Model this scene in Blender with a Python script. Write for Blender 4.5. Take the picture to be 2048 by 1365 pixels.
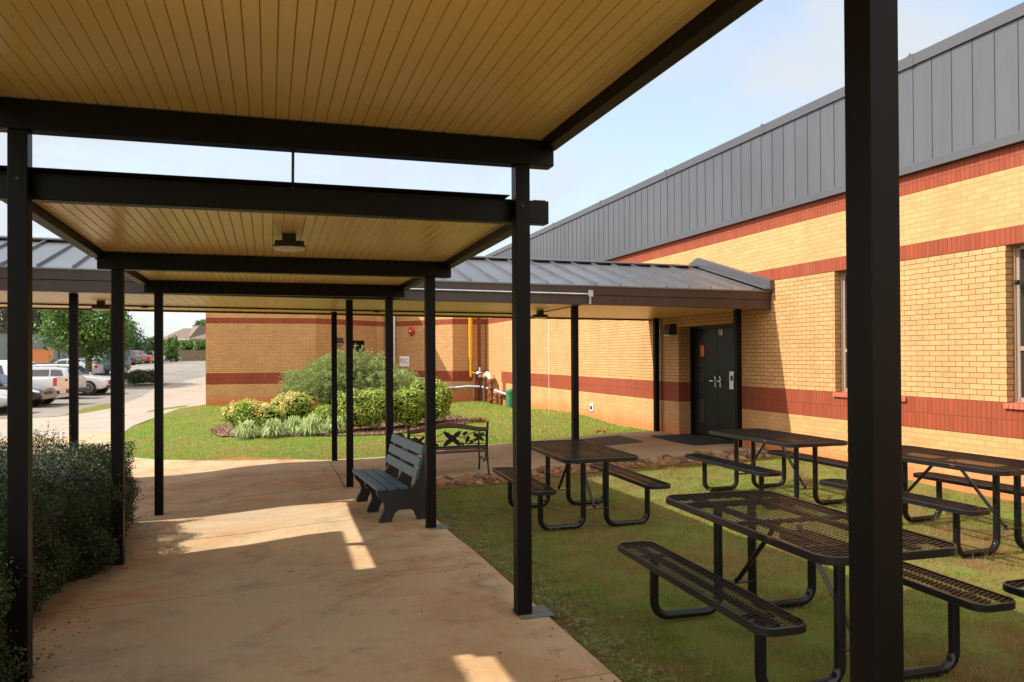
import bpy, bmesh, math, random
import numpy as np
from mathutils import Matrix, Vector
from mathutils.geometry import delaunay_2d_cdt

for o in list(bpy.data.objects): bpy.data.objects.remove(o)
scene = bpy.context.scene
COL = scene.collection
rng = np.random.default_rng(7); random.seed(7)
R = math.radians

# ------------------------------------------------------------------ camera
# metres; X to the right of the covered walk, Y along it, Z up; eye level is z = 0, the ground lies about 1.8 below
yaw, pitch, roll = 0.30081, 0.0079, -0.00546
F = Vector((math.sin(yaw)*math.cos(pitch), math.cos(yaw)*math.cos(pitch), math.sin(pitch)))
R0 = Vector((math.cos(yaw), -math.sin(yaw), 0)); U0 = R0.cross(F)
Rv = R0*math.cos(roll) + U0*math.sin(roll); Uv = Rv.cross(F)
cam_d = bpy.data.cameras.new("camera"); cam = bpy.data.objects.new("camera", cam_d); COL.objects.link(cam)
cam_d.sensor_width = 36; cam_d.lens = 1567.74/2048*36; cam_d.shift_y = 17.7/2048
cam_d.clip_start = 0.05; cam_d.clip_end = 3000
cam.matrix_world = Matrix(((Rv.x, Uv.x, -F.x, 0), (Rv.y, Uv.y, -F.y, 0), (Rv.z, Uv.z, -F.z, 0), (0, 0, 0, 1)))
scene.camera = cam

# ------------------------------------------------------------------ sky, sun, exposure
SUN = Vector((-0.89, 0.20, 1.0)).normalized()
elev = math.asin(SUN.z); azim = math.atan2(SUN.x, SUN.y)
world = bpy.data.worlds.new("World"); scene.world = world; world.use_nodes = True
wn, wl = world.node_tree.nodes, world.node_tree.links
bg = wn["Background"]; bg.inputs[1].default_value = 0.15
sky = wn.new("ShaderNodeTexSky"); sky.sky_type = 'NISHITA'; sky.sun_disc = False
sky.sun_elevation = elev; sky.sun_rotation = azim; sky.air_density = 1.0; sky.dust_density = 1.5; sky.ozone_density = 1.0
tc = wn.new("ShaderNodeTexCoord"); mp = wn.new("ShaderNodeMapping"); mp.inputs['Scale'].default_value = (1.2, 1.2, 3.2)
nz = wn.new("ShaderNodeTexNoise"); nz.inputs['Scale'].default_value = 1.7; nz.inputs['Detail'].default_value = 7; nz.inputs['Roughness'].default_value = 0.55
nz.inputs['Distortion'].default_value = 0.4
rp = wn.new("ShaderNodeValToRGB"); rp.color_ramp.elements[0].position = 0.41; rp.color_ramp.elements[1].position = 0.58
rp.color_ramp.elements[0].color = (.36,.36,.36,1); rp.color_ramp.elements[1].color = (.95,.95,.95,1)
mx = wn.new("ShaderNodeMixRGB")
# cloud colour raised out of view as added fill light, dimmer in view
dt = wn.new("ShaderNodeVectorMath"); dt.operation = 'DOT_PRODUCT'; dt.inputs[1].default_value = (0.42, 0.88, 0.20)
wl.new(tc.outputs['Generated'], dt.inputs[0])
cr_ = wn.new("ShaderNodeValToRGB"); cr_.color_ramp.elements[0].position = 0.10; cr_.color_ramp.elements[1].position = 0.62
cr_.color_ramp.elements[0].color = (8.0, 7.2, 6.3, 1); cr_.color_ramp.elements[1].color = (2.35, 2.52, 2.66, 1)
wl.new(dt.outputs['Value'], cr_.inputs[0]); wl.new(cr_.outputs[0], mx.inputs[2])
wl.new(tc.outputs['Generated'], mp.inputs[0]); wl.new(mp.outputs[0], nz.inputs[0]); wl.new(nz.outputs[0], rp.inputs[0])
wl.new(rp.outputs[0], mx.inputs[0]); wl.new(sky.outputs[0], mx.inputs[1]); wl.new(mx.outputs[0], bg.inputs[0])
sun_d = bpy.data.lights.new("sun", 'SUN'); sun_d.energy = 3.7; sun_d.angle = R(0.53); sun_d.color = (1.0, 0.93, 0.82)
sun = bpy.data.objects.new("sun", sun_d); COL.objects.link(sun)
sun.rotation_euler = SUN.to_track_quat('Z', 'Y').to_euler()
scene.view_settings.view_transform = 'Standard'; scene.view_settings.look = 'None'
scene.view_settings.exposure = 1.13; scene.view_settings.gamma = 1.0

# ------------------------------------------------------------------ ground height
_gp = np.array([(-1.35,5.1,-1.83),(1.65,5.1,-1.754),(1.64,8.2,-1.825),(-1.38,8.4,-1.965),(-1.38,11.2,-2.06),(1.15,12.1,-1.975),
 (4.84,12.1,-1.797),(7.96,12.1,-1.657),(1.2,15.4,-1.99),(8.1,15.4,-1.657),(8.2,30,-1.74),(8.2,20.5,-1.58),(8.2,9.6,-1.61),(8.2,6.8,-1.665),
 (8.2,2,-1.69),(-2.2,30.8,-1.72),(1.7,1,-1.70),(-1.4,1,-1.76),(3.0,4.1,-1.73),(3.3,8.3,-1.80),(6.0,8.4,-1.755),(6.2,6.0,-1.735),(4.6,2.5,-1.70),
 (1.8,6.5,-1.77),(1.8,3.9,-1.735),(-2.3,15.2,-2.14),(-3,18.7,-2.12),(-3,25,-1.98),(1.9,19.5,-1.9),(3,25,-1.82),(5,30,-1.72),(-5,12,-2.14),(-5,5,-2.0),
 (-6,32,-2.05),(-8,24,-2.1),(-12,30,-2.1),(-12,10,-2.1),(2.8,11.4,-1.88),(6,11.2,-1.72),(5,18,-1.75),(-6,42,-2.05),(3,40,-1.7)])
def gz(x, y):
    x = np.asarray(x, float); y = np.asarray(y, float)
    xs = np.clip(x, -14, 8.6); ys = np.clip(y, -2, 44)
    num = 0; den = 0
    for a, b, c in _gp:
        w = 1.0/((xs-a)**2 + (ys-b)**2 + 0.35)**1.6
        num = num + w*c; den = den + w
    near = num/den
    far = np.interp(y, [0, 47, 66, 92, 155, 400, 2000], [-2.07, -2.07, -1.18, -0.74, -0.5, 1.5, 4])
    k = np.clip((y-36)/12, 0, 1); k2 = np.clip((-10-x)/6, 0, 1); k = np.maximum(k, k2)
    return near*(1-k) + far*k
def G(x, y): return float(gz(x, y))

# ------------------------------------------------------------------ materials
def new_mat(name):
    m = bpy.data.materials.new(name); m.use_nodes = True
    return m, m.node_tree.nodes, m.node_tree.links, m.node_tree.nodes["Principled BSDF"]
def mat(name, col, rough=0.6, metal=0.0, var=0.12, vscale=6.0, bump=0.0, bscale=60.0, spec=0.5, col2=None, coat=0.0, thr=(0.4,0.65)):
    m, n, l, b = new_mat(name)
    b.inputs['Roughness'].default_value = rough; b.inputs['Metallic'].default_value = metal
    b.inputs['Specular IOR Level'].default_value = spec; b.inputs['Coat Weight'].default_value = coat
    t = n.new("ShaderNodeTexCoord"); z = n.new("ShaderNodeTexNoise"); z.inputs['Scale'].default_value = vscale; z.inputs['Detail'].default_value = 6
    l.new(t.outputs['Object'], z.inputs[0])
    r = n.new("ShaderNodeValToRGB"); r.color_ramp.elements[0].position = thr[0] if col2 else 0.25; r.color_ramp.elements[1].position = thr[1] if col2 else 0.75
    c2 = col2 if col2 else tuple(min(1, c*(1+var)) for c in col)
    c1 = col if col2 else tuple(c*(1-var) for c in col)
    r.color_ramp.elements[0].color = (*c1, 1); r.color_ramp.elements[1].color = (*c2, 1)
    l.new(z.outputs[0], r.inputs[0]); l.new(r.outputs[0], b.inputs['Base Color'])
    if bump:
        z2 = n.new("ShaderNodeTexNoise"); z2.inputs['Scale'].default_value = bscale; z2.inputs['Detail'].default_value = 4
        l.new(t.outputs['Object'], z2.inputs[0])
        bp = n.new("ShaderNodeBump"); bp.inputs['Strength'].default_value = bump; bp.inputs['Distance'].default_value = 0.01
        l.new(z2.outputs[0], bp.inputs['Height']); l.new(bp.outputs[0], b.inputs['Normal'])
    return m
def noise(n, l, src, scale, detail=5, rough=0.55, dist=0.0):
    z = n.new("ShaderNodeTexNoise"); z.inputs['Scale'].default_value = scale; z.inputs['Detail'].default_value = detail
    z.inputs['Roughness'].default_value = rough; z.inputs['Distortion'].default_value = dist; l.new(src, z.inputs[0]); return z.outputs[0]
def ramp(n, l, src, stops):
    r = n.new("ShaderNodeValToRGB"); e = r.color_ramp.elements
    while len(e) < len(stops): e.new(0.5)
    for i, (p, c) in enumerate(stops):
        e[i].position = p; e[i].color = (*c, 1) if isinstance(c, tuple) else (c, c, c, 1)
    l.new(src, r.inputs[0]); return r.outputs[0]
def mixc(n, l, fac, a, b, mode='MIX'):
    m = n.new("ShaderNodeMixRGB"); m.blend_type = mode
    for i, v in enumerate((fac, a, b)):
        if isinstance(v, (int, float)): m.inputs[i].default_value = v if i == 0 else (v, v, v, 1)
        elif isinstance(v, tuple): m.inputs[i].default_value = (*v, 1)
        else: l.new(v, m.inputs[i])
    return m.outputs[0]
def mth(n, l, op, a, b=None):
    m = n.new("ShaderNodeMath"); m.operation = op
    for i, v in enumerate((a, b)):
        if v is None: continue
        if isinstance(v, (int, float)): m.inputs[i].default_value = v
        else: l.new(v, m.inputs[i])
    return m.outputs[0]

def brick_mat(name, base, dark, width, height, soldier=False):
    """running bond (or soldier) bricks from the UV map, u along the wall and v above the window sill line, in metres"""
    m, n, l, b = new_mat(name)
    uv = n.new("ShaderNodeUVMap"); sp = n.new("ShaderNodeSeparateXYZ"); l.new(uv.outputs[0], sp.inputs[0])
    br = n.new("ShaderNodeTexBrick"); br.offset = 0.0 if soldier else 0.5
    br.inputs['Scale'].default_value = 1.0; br.inputs['Brick Width'].default_value = width; br.inputs['Row Height'].default_value = height
    br.inputs['Mortar Size'].default_value = 0.0042; br.inputs['Mortar Smooth'].default_value = 0.15; br.inputs['Bias'].default_value = 0.0
    cb = n.new("ShaderNodeCombineXYZ"); l.new(mth(n, l, 'ADD', sp.outputs[0], 60*.2032), cb.inputs[0]); l.new(mth(n, l, 'ADD', sp.outputs[1], height*60), cb.inputs[1])
    l.new(cb.outputs[0], br.inputs[0])
    br.inputs['Color1'].default_value = (*base, 1); br.inputs['Color2'].default_value = (*[c*0.86 for c in base], 1)
    # mortar is dark brown between the two red bands, tan elsewhere
    v = sp.outputs[1]
    inmid = mth(n, l, 'MULTIPLY', mth(n, l, 'GREATER_THAN', v, 0.0), mth(n, l, 'LESS_THAN', v, 1.83))
    if soldier: mortar = (0.12, 0.045, 0.03)
    else:
        mortar = mixc(n, l, inmid, (0.40, 0.225, 0.09), (0.09, 0.042, 0.016))
    if isinstance(mortar, tuple): br.inputs['Mortar'].default_value = (*mortar, 1)
    else: l.new(mortar, br.inputs['Mortar'])
    g = n.new("ShaderNodeTexCoord")
    nn = noise(n, l, g.outputs['Object'], 1.3, 6)
    c = mixc(n, l, 0.5, br.outputs['Color'], ramp(n, l, nn, [(0.3, 0.72), (0.7, 1.0)]), 'MULTIPLY')
    n2 = noise(n, l, g.outputs['Object'], 55, 3)
    c = mixc(n, l, 0.3, c, ramp(n, l, n2, [(0.3, 0.7), (0.7, 1.0)]), 'MULTIPLY')
    wn_ = n.new("ShaderNodeTexWhiteNoise"); wn_.noise_dimensions = '2D'; fl_ = n.new("ShaderNodeVectorMath"); fl_.operation = 'FLOOR'; dv_ = n.new("ShaderNodeVectorMath"); dv_.operation = 'DIVIDE'
    dv_.inputs[1].default_value = (width*.5, height, 1); l.new(cb.outputs[0], dv_.inputs[0]); l.new(dv_.outputs[0], fl_.inputs[0]); l.new(fl_.outputs[0], wn_.inputs['Vector'])
    c = mixc(n, l, .55, c, ramp(n, l, wn_.outputs['Value'], [(0.0, (0.80, 0.74, 0.68)), (1.0, (1.0, 1.0, 1.0))]), 'MULTIPLY') if soldier else mixc(n, l, .30, c, ramp(n, l, wn_.outputs['Value'], [(0.0, (0.82, 0.78, 0.74)), (1.0, (1.0, 1.0, 1.0))]), 'MULTIPLY')
    ms_ = n.new("ShaderNodeMapping"); ms_.inputs['Scale'].default_value = (3.5, 3.5, .22); l.new(g.outputs['Object'], ms_.inputs[0])
    c = mixc(n, l, ramp(n, l, noise(n, l, ms_.outputs[0], 1.0, 5, .6), [(0.56, 0.0), (0.78, 0.28)]), c, (0.22, 0.13, 0.06))
    # red clay splashed up the foot of the wall
    if not soldier:
        n3 = noise(n, l, g.outputs['Object'], 0.9, 6, 0.6)
        h = mth(n, l, 'ADD', v, mth(n, l, 'MULTIPLY', n3, -0.55))
        st = ramp(n, l, mth(n, l, 'MULTIPLY', mth(n, l, 'ADD', h, 1.36), 1.6), [(0.0, 0.85), (0.55, 0.0)])
        c = mixc(n, l, st, c, (0.50, 0.15, 0.045))
    l.new(c, b.inputs['Base Color']); b.inputs['Roughness'].default_value = 0.75; b.inputs['Specular IOR Level'].default_value = 0.3
    bp = n.new("ShaderNodeBump"); bp.invert = True; bp.inputs['Strength'].default_value = 0.7; bp.inputs['Distance'].default_value = 0.006
    l.new(br.outputs['Fac'], bp.inputs['Height']); l.new(bp.outputs[0], b.inputs['Normal'])
    return m

def streak(m, amp=.16, bump=.25):
    """rain streaks down sheet metal and the slight buckling of thin panels"""
    n, l = m.node_tree.nodes, m.node_tree.links; b = n["Principled BSDF"]; t = n.new("ShaderNodeTexCoord"); mp_ = n.new("ShaderNodeMapping"); mp_.inputs['Scale'].default_value = (5, 5, .35)
    l.new(t.outputs['Object'], mp_.inputs[0]); src = b.inputs['Base Color'].links[0].from_socket
    l.new(mixc(n, l, 1.0, src, ramp(n, l, noise(n, l, mp_.outputs[0], 1.0, 6, .65), [(0.3, 1-amp), (0.7, 1.0)]), 'MULTIPLY'), b.inputs['Base Color'])
    bp = n.new("ShaderNodeBump"); bp.inputs['Strength'].default_value = bump; bp.inputs['Distance'].default_value = 0.03
    l.new(noise(n, l, t.outputs['Object'], 1.4, 2), bp.inputs['Height']); l.new(bp.outputs[0], b.inputs['Normal']); return m
def leaf_mat(name, cols, rough=0.5, trans=0.3, ns=2.0):
    m, n, l, b = new_mat(name)
    g = n.new("ShaderNodeNewGeometry"); t = n.new("ShaderNodeTexCoord")
    f = mth(n, l, 'ADD', mth(n, l, 'MULTIPLY', g.outputs['Random Per Island'], 0.6), mth(n, l, 'MULTIPLY', noise(n, l, t.outputs['Object'], ns, 4), 0.4))
    c = ramp(n, l, f, [(0.15 + 0.7*i/max(1, len(cols)-1), cc) for i, cc in enumerate(cols)])
    l.new(c, b.inputs['Base Color']); b.inputs['Roughness'].default_value = rough; b.inputs['Specular IOR Level'].default_value = 0.35
    tr = n.new("ShaderNodeBsdfTranslucent"); l.new(c, tr.inputs[0])
    ms = n.new("ShaderNodeMixShader"); ms.inputs[0].default_value = trans
    out = n["Material Output"]; l.new(b.outputs[0], ms.inputs[1]); l.new(tr.outputs[0], ms.inputs[2]); l.new(ms.outputs[0], out.inputs[0])
    return m

def tip_leaf_mat(name, cols, tip, trans=0.3):
    """like leaf_mat, with coloured new growth on some shoots ('tip' face attribute)"""
    m = leaf_mat(name, cols, 0.45, trans); n, l = m.node_tree.nodes, m.node_tree.links
    a = n.new("ShaderNodeAttribute"); a.attribute_name = 'tip'
    b = n["Principled BSDF"]; src = b.inputs['Base Color'].links[0].from_socket
    c = mixc(n, l, a.outputs['Fac'], src, tip); l.new(c, b.inputs['Base Color'])
    tr = [x for x in n if x.type == 'BSDF_TRANSLUCENT'][0]; l.new(c, tr.inputs[0]); return m

def concrete_mat():
    m, n, l, b = new_mat("stained_concrete"); t = n.new("ShaderNodeTexCoord"); o = t.outputs['Object']
    c = ramp(n, l, noise(n, l, o, 0.7, 7, 0.6, 0.6), [(0.30, (0.37, 0.215, 0.095)), (0.48, (0.43, 0.30, 0.165)), (0.66, (0.45, 0.35, 0.22))])
    c = mixc(n, l, ramp(n, l, noise(n, l, o, 1.6, 6, 0.6, 1.0), [(0.52, 0.0), (0.72, 0.7)]), c, (0.40, 0.165, 0.06))
    c = mixc(n, l, ramp(n, l, noise(n, l, o, 2.6, 5, 0.65, 0.3), [(0.52, 0.0), (0.72, 0.62)]), c, (0.15, 0.11, 0.07))
    c = mixc(n, l, ramp(n, l, noise(n, l, o, 0.35, 4, 0.5, 0.2), [(0.45, 0.0), (0.65, 0.45)]), c, (0.30, 0.26, 0.19))
    c = mixc(n, l, ramp(n, l, noise(n, l, o, 24, 3, 0.7), [(0.60, 0.0), (0.72, 0.35)]), c, (0.48, 0.42, 0.33))
    c = mixc(n, l, 0.45, c, ramp(n, l, noise(n, l, o, 60, 4), [(0.3, 0.7), (0.65, 1.0)]), 'MULTIPLY')
    c = mixc(n, l, ramp(n, l, noise(n, l, o, 9, 2), [(0.73, 0.0), (0.76, 0.7)]), c, (0.09, 0.06, 0.04))
    l.new(c, b.inputs['Base Color']); b.inputs['Roughness'].default_value = 0.8; b.inputs['Specular IOR Level'].default_value = 0.25
    bp = n.new("ShaderNodeBump"); bp.inputs['Strength'].default_value = 0.25; bp.inputs['Distance'].default_value = 0.004
    l.new(noise(n, l, o, 110, 4), bp.inputs['Height']); l.new(bp.outputs[0], b.inputs['Normal'])
    return m
def lawn_cols(n, l, o):
    f = mth(n, l, 'ADD', mth(n, l, 'MULTIPLY', noise(n, l, o, 0.55, 5, 0.6), 0.6), mth(n, l, 'MULTIPLY', noise(n, l, o, 3.2, 4), 0.4))
    return f
def ground_mat():
    m, n, l, b = new_mat("lawn_soil"); t = n.new("ShaderNodeTexCoord"); o = t.outputs['Object']
    f = lawn_cols(n, l, o)
    c = ramp(n, l, f, [(0.34, (0.16, 0.085, 0.038)), (0.46, (0.16, 0.14, 0.04)), (0.62, (0.13, 0.18, 0.03))])
    c = mixc(n, l, 0.6, c, ramp(n, l, noise(n, l, o, 70, 5, 0.7), [(0.3, 0.45), (0.7, 1.0)]), 'MULTIPLY')
    l.new(c, b.inputs['Base Color']); b.inputs['Roughness'].default_value = 0.95; b.inputs['Specular IOR Level'].default_value = 0.1
    bp = n.new("ShaderNodeBump"); bp.inputs['Strength'].default_value = 0.8; bp.inputs['Distance'].default_value = 0.02
    l.new(noise(n, l, o, 45, 5), bp.inputs['Height']); l.new(bp.outputs[0], b.inputs['Normal'])
    return m
def grass_mat(name='grass_blades', k=1.0, lush=0.0):
    m, n, l, b = new_mat(name); t = n.new("ShaderNodeTexCoord"); o = t.outputs['Object']; g = n.new("ShaderNodeNewGeometry")
    f = mth(n, l, 'ADD', lawn_cols(n, l, o), mth(n, l, 'MULTIPLY', mth(n, l, 'SUBTRACT', g.outputs['Random Per Island'], 0.5-lush/.36), 0.36))
    c = ramp(n, l, f, [(0.34, (0.42*k, 0.25*k, 0.11*k)), (0.45, (0.42*k, 0.33*k, 0.12*k)), (0.54, (0.29*k, 0.32*k, 0.06*k)), (0.70, (0.15*k, 0.27*k, 0.035*k))])
    l.new(c, b.inputs['Base Color']); b.inputs['Roughness'].default_value = 0.6; b.inputs['Specular IOR Level'].default_value = 0.25
    tr = n.new("ShaderNodeBsdfTranslucent"); l.new(c, tr.inputs[0]); ms = n.new("ShaderNodeMixShader"); ms.inputs[0].default_value = 0.35
    l.new(b.outputs[0], ms.inputs[1]); l.new(tr.outputs[0], ms.inputs[2]); l.new(ms.outputs[0], n["Material Output"].inputs[0])
    return m
def asphalt_mat():
    m, n, l, b = new_mat("asphalt"); t = n.new("ShaderNodeTexCoord"); o = t.outputs['Object']
    c = ramp(n, l, noise(n, l, o, 0.25, 6, 0.6), [(0.35, (0.14, 0.125, 0.108)), (0.65, (0.20, 0.185, 0.162))])
    c = mixc(n, l, 0.4, c, ramp(n, l, noise(n, l, o, 40, 4), [(0.3, 0.6), (0.7, 1.0)]), 'MULTIPLY')
    l.new(c, b.inputs['Base Color']); b.inputs['Roughness'].default_value = 0.9; return m

M = {}
M['bronze'] = mat("dark_bronze_paint", (0.0052, 0.0036, 0.0030), 0.45, 0.0, 0.25, 3.0, 0.03, 30, 0.13)
M['bronze_beam'] = mat("bronze_beam_paint", (0.0055, 0.0042, 0.0035), 0.45, 0.0, 0.25, 3.0, 0.03, 30, 0.16)
M['fascia'] = mat("bronze_fascia", (0.040, 0.021, 0.018), 0.4, 0.0, 0.15, 2.0, 0.02, 8)
M['soffit'] = mat("tan_soffit", (0.78, 0.53, 0.205), 0.30, 0.0, 0.10, 1.2, 0.04, 6, 0.5)
M['groove'] = mat("soffit_joint", (0.20, 0.13, 0.06), 0.8)
M['roofmetal'] = mat("standing_seam_metal", (0.20, 0.20, 0.21), 0.36, 0.75, 0.15, 0.9, 0.03, 3, 0.5)
M['panel'] = mat("grey_metal_panel", (0.100, 0.104, 0.118), 0.42, 0.35, 0.10, 0.5, 0.02, 2)
M['panel_trim'] = mat("grey_metal_trim", (0.085, 0.085, 0.092), 0.4, 0.35, 0.08, 0.5)
M['brick'] = brick_mat("buff_brick", (0.60, 0.325, 0.135), None, .2032, .06773)
streak(M['panel']); streak(M['roofmetal'], .2, .2); streak(M['fascia'], .25, .08); streak(M['bronze'], .35, .05)
M['soldier'] = brick_mat("red_soldier_brick", (0.31, 0.062, 0.023), None, .06773, .2032, True)
M['concrete'] = concrete_mat(); M['ground'] = ground_mat(); M['grass'] = grass_mat('dry_shaded_grass_blades', .70); M['lawngrass'] = grass_mat('lush_sunlit_grass_blades', 1.28, .13); M['asphalt'] = asphalt_mat()  # k darkens the near blades for shade, lightens the back lawn for sun
M['side_concrete'] = mat("pale_concrete", (0.265, 0.24, 0.205), 0.85, 0, 0.1, 0.8, 0.2, 60, 0.3, (0.25, 0.19, 0.14), thr=(0.45, 0.75))
M['patch'] = mat("grey_grout_patch", (0.13, 0.135, 0.12), 0.85, 0, 0.25, 20, 0.3, 90)
M['black'] = mat("black_vinyl_coat", (0.007, 0.007, 0.008), 0.22, 0, 0.3, 8, 0.02, 40, 0.35, None, 0.0)
M['rustblack'] = mat("black_vinyl_rusting", (0.008, 0.008, 0.009), 0.3, 0, 0.3, 4.5, 0.05, 40, 0.35, (0.15, 0.05, 0.018), 0.1, (0.66, 0.76))
M['tan_metal'] = mat("tan_window_frame", (0.33, 0.24, 0.18), 0.4, 0.2, 0.06)
M['glass'] = mat("dark_window_glass", (0.02, 0.025, 0.03), 0.05, 0.0, 0.1, 1.0, 0, 0, 0.9)
M['door'] = mat("dark_green_door_paint", (0.005, 0.0065, 0.0062), 0.35, 0, 0.2, 2, spec=.2)
M['steel'] = mat("brushed_steel", (0.6, 0.6, 0.6), 0.25, 1.0, 0.1)
M['galv'] = mat("galvanised_conduit", (0.5, 0.52, 0.55), 0.35, 0.8, 0.15)
M['white'] = mat("white_paint", (0.78, 0.78, 0.76), 0.5, 0, 0.05)
M['lens'] = mat("frosted_lamp_lens", (0.72, 0.66, 0.5), 0.35, 0, 0.05)
M['lampbody'] = mat("lamp_body_dark_bronze", (0.03, 0.026, 0.022), 0.4, 0.3)
M['mat'] = mat("black_rubber_mat", (0.014, 0.014, 0.015), 0.85, 0, 0.2, 20, 0.5, 200)
M['rug'] = mat("worn_brown_mat", (0.075, 0.05, 0.035), 0.95, 0, 0.2, 12, 0.5, 200)
M['rust'] = mat("rusty_iron_pipe", (0.19, 0.06, 0.025), 0.75, 0.2, 0.3, 14, 0.4, 60)
M['yellow'] = mat("yellow_gas_pipe", (0.75, 0.36, 0.02), 0.4, 0, 0.08)
M['red'] = mat("red_enamel", (0.45, 0.02, 0.02), 0.3, 0, 0.1)
M['redtext'] = mat("red_lettering", (0.42, 0.02, 0.04), 0.5)
M['orange'] = mat("orange_paper", (0.70, 0.10, 0.03), 0.6)
M['green'] = mat("green_utility_box", (0.03, 0.16, 0.07), 0.5)
M['greybin'] = mat("grey_plastic_bin", (0.18, 0.19, 0.22), 0.5)
M['slat'] = mat("blue_grey_plastic_lumber", (0.030, 0.078, 0.108), 0.42, 0, 0.18, 9, 0.15, 70)
M['plastic'] = mat("black_recycled_plastic", (0.006, 0.0065, 0.0075), 0.55, 0, 0.2, 9, 0.1, 60)
M['iron'] = mat("black_cast_iron", (0.013, 0.014, 0.013), 0.5, 0.3, 0.2, 20, 0.2, 80)
M['redwood'] = mat("weathered_red_brown_wood", (0.09, 0.038, 0.027), 0.6, 0, 0.3, 14, 0.3, 60)
M['mulch'] = mat("brown_bark_mulch", (0.13, 0.07, 0.045), 0.95, 0, 0.3, 30, 1.0, 60, 0.1, (0.27, 0.17, 0.12))
M['clay'] = mat("red_clay_soil", (0.26, 0.115, 0.052), 0.95, 0, 0.2, 9, 0.8, 40, 0.1)
M['bark'] = mat("tree_bark", (0.12, 0.085, 0.06), 0.9, 0, 0.3, 12, 0.6, 30)
M['hedge'] = leaf_mat("dark_hedge_leaves", [(0.010, 0.022, 0.006), (0.022, 0.044, 0.012), (0.06, 0.09, 0.03)], 0.42, 0.15)
M['twig'] = mat("hedge_twigs", (0.012, 0.012, 0.006), 0.95, 0, 0.3, 9)
M['yew'] = leaf_mat("grey_green_needles", [(0.09, 0.14, 0.03), (0.21, 0.28, 0.07), (0.42, 0.46, 0.19)], 0.5, 0.3)
M['nandina'] = tip_leaf_mat("bright_green_leaves", [(0.08, 0.16, 0.015), (0.23, 0.35, 0.035), (0.50, 0.54, 0.09)], (0.66, 0.50, 0.16))
M['liriope'] = leaf_mat("pale_striped_grass_leaves", [(0.12, 0.22, 0.04), (0.33, 0.42, 0.14), (0.62, 0.66, 0.38)], 0.45, 0.3)
M['tree1'] = leaf_mat("mid_green_tree_leaves", [(0.03, 0.075, 0.012), (0.07, 0.15, 0.022), (0.15, 0.25, 0.05)], 0.45, 0.35, 0.6)
M['tree2'] = leaf_mat("dark_green_tree_leaves", [(0.022, 0.055, 0.015), (0.05, 0.11, 0.03), (0.10, 0.17, 0.05)], 0.5, 0.3, 0.5)
M['tree3'] = leaf_mat("yellow_green_leaves", [(0.12, 0.19, 0.02), (0.22, 0.29, 0.04), (0.33, 0.36, 0.07)], 0.5, 0.35, 0.8)
M['tree4'] = leaf_mat("grey_green_leaves", [(0.05, 0.075, 0.03), (0.10, 0.125, 0.06), (0.17, 0.19, 0.10)], 0.5, 0.3, 0.5)
M['woodfence'] = mat("weathered_cedar_fence", (0.19, 0.13, 0.065), 0.85, 0, 0.25, 3.0, 0.3, 12)
M['shingle'] = mat("brown_shingles", (0.14, 0.105, 0.085), 0.9, 0, 0.15, 2.0, 0.4, 9)
M['siding'] = mat("grey_siding", (0.42, 0.40, 0.36), 0.8)
M['screen'] = mat("grey_court_windscreen", (0.17, 0.18, 0.18), 0.8, 0, 0.15, 0.8)
M['orangebox'] = mat("orange_container_paint", (0.55, 0.19, 0.05), 0.5, 0, 0.1)
M['tyre'] = mat("tyre_rubber", (0.012, 0.012, 0.012), 0.8)
M['rim'] = mat("alloy_rim", (0.5, 0.5, 0.5), 0.3, 0.9)
M['carglass'] = mat("tinted_car_glass", (0.015, 0.025, 0.04), 0.06, 0, 0.1, 1, 0, 0, 0.8)
M['taillight'] = mat("red_tail_lamp", (0.50, 0.015, 0.02), 0.2)
M['headlight'] = mat("clear_head_lamp", (0.6, 0.6, 0.62), 0.12, 0.3)
M['plum'] = mat("car_trim_black", (0.02, 0.02, 0.02), 0.5)
M['line'] = mat("white_road_paint", (0.65, 0.63, 0.58), 0.8, 0, 0.1, 3)
M['cedarrock'] = mat("river_stone", (0.18, 0.09, 0.045), 0.75, 0, 0.3, 3.5, 0.3, 30, 0.3, (0.31, 0.21, 0.12))
def car_paint(name, c, metal=0.0): return mat(name, c, 0.25, metal, 0.03, 1.0, 0, 0, 0.5, None, 0.8)

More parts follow.
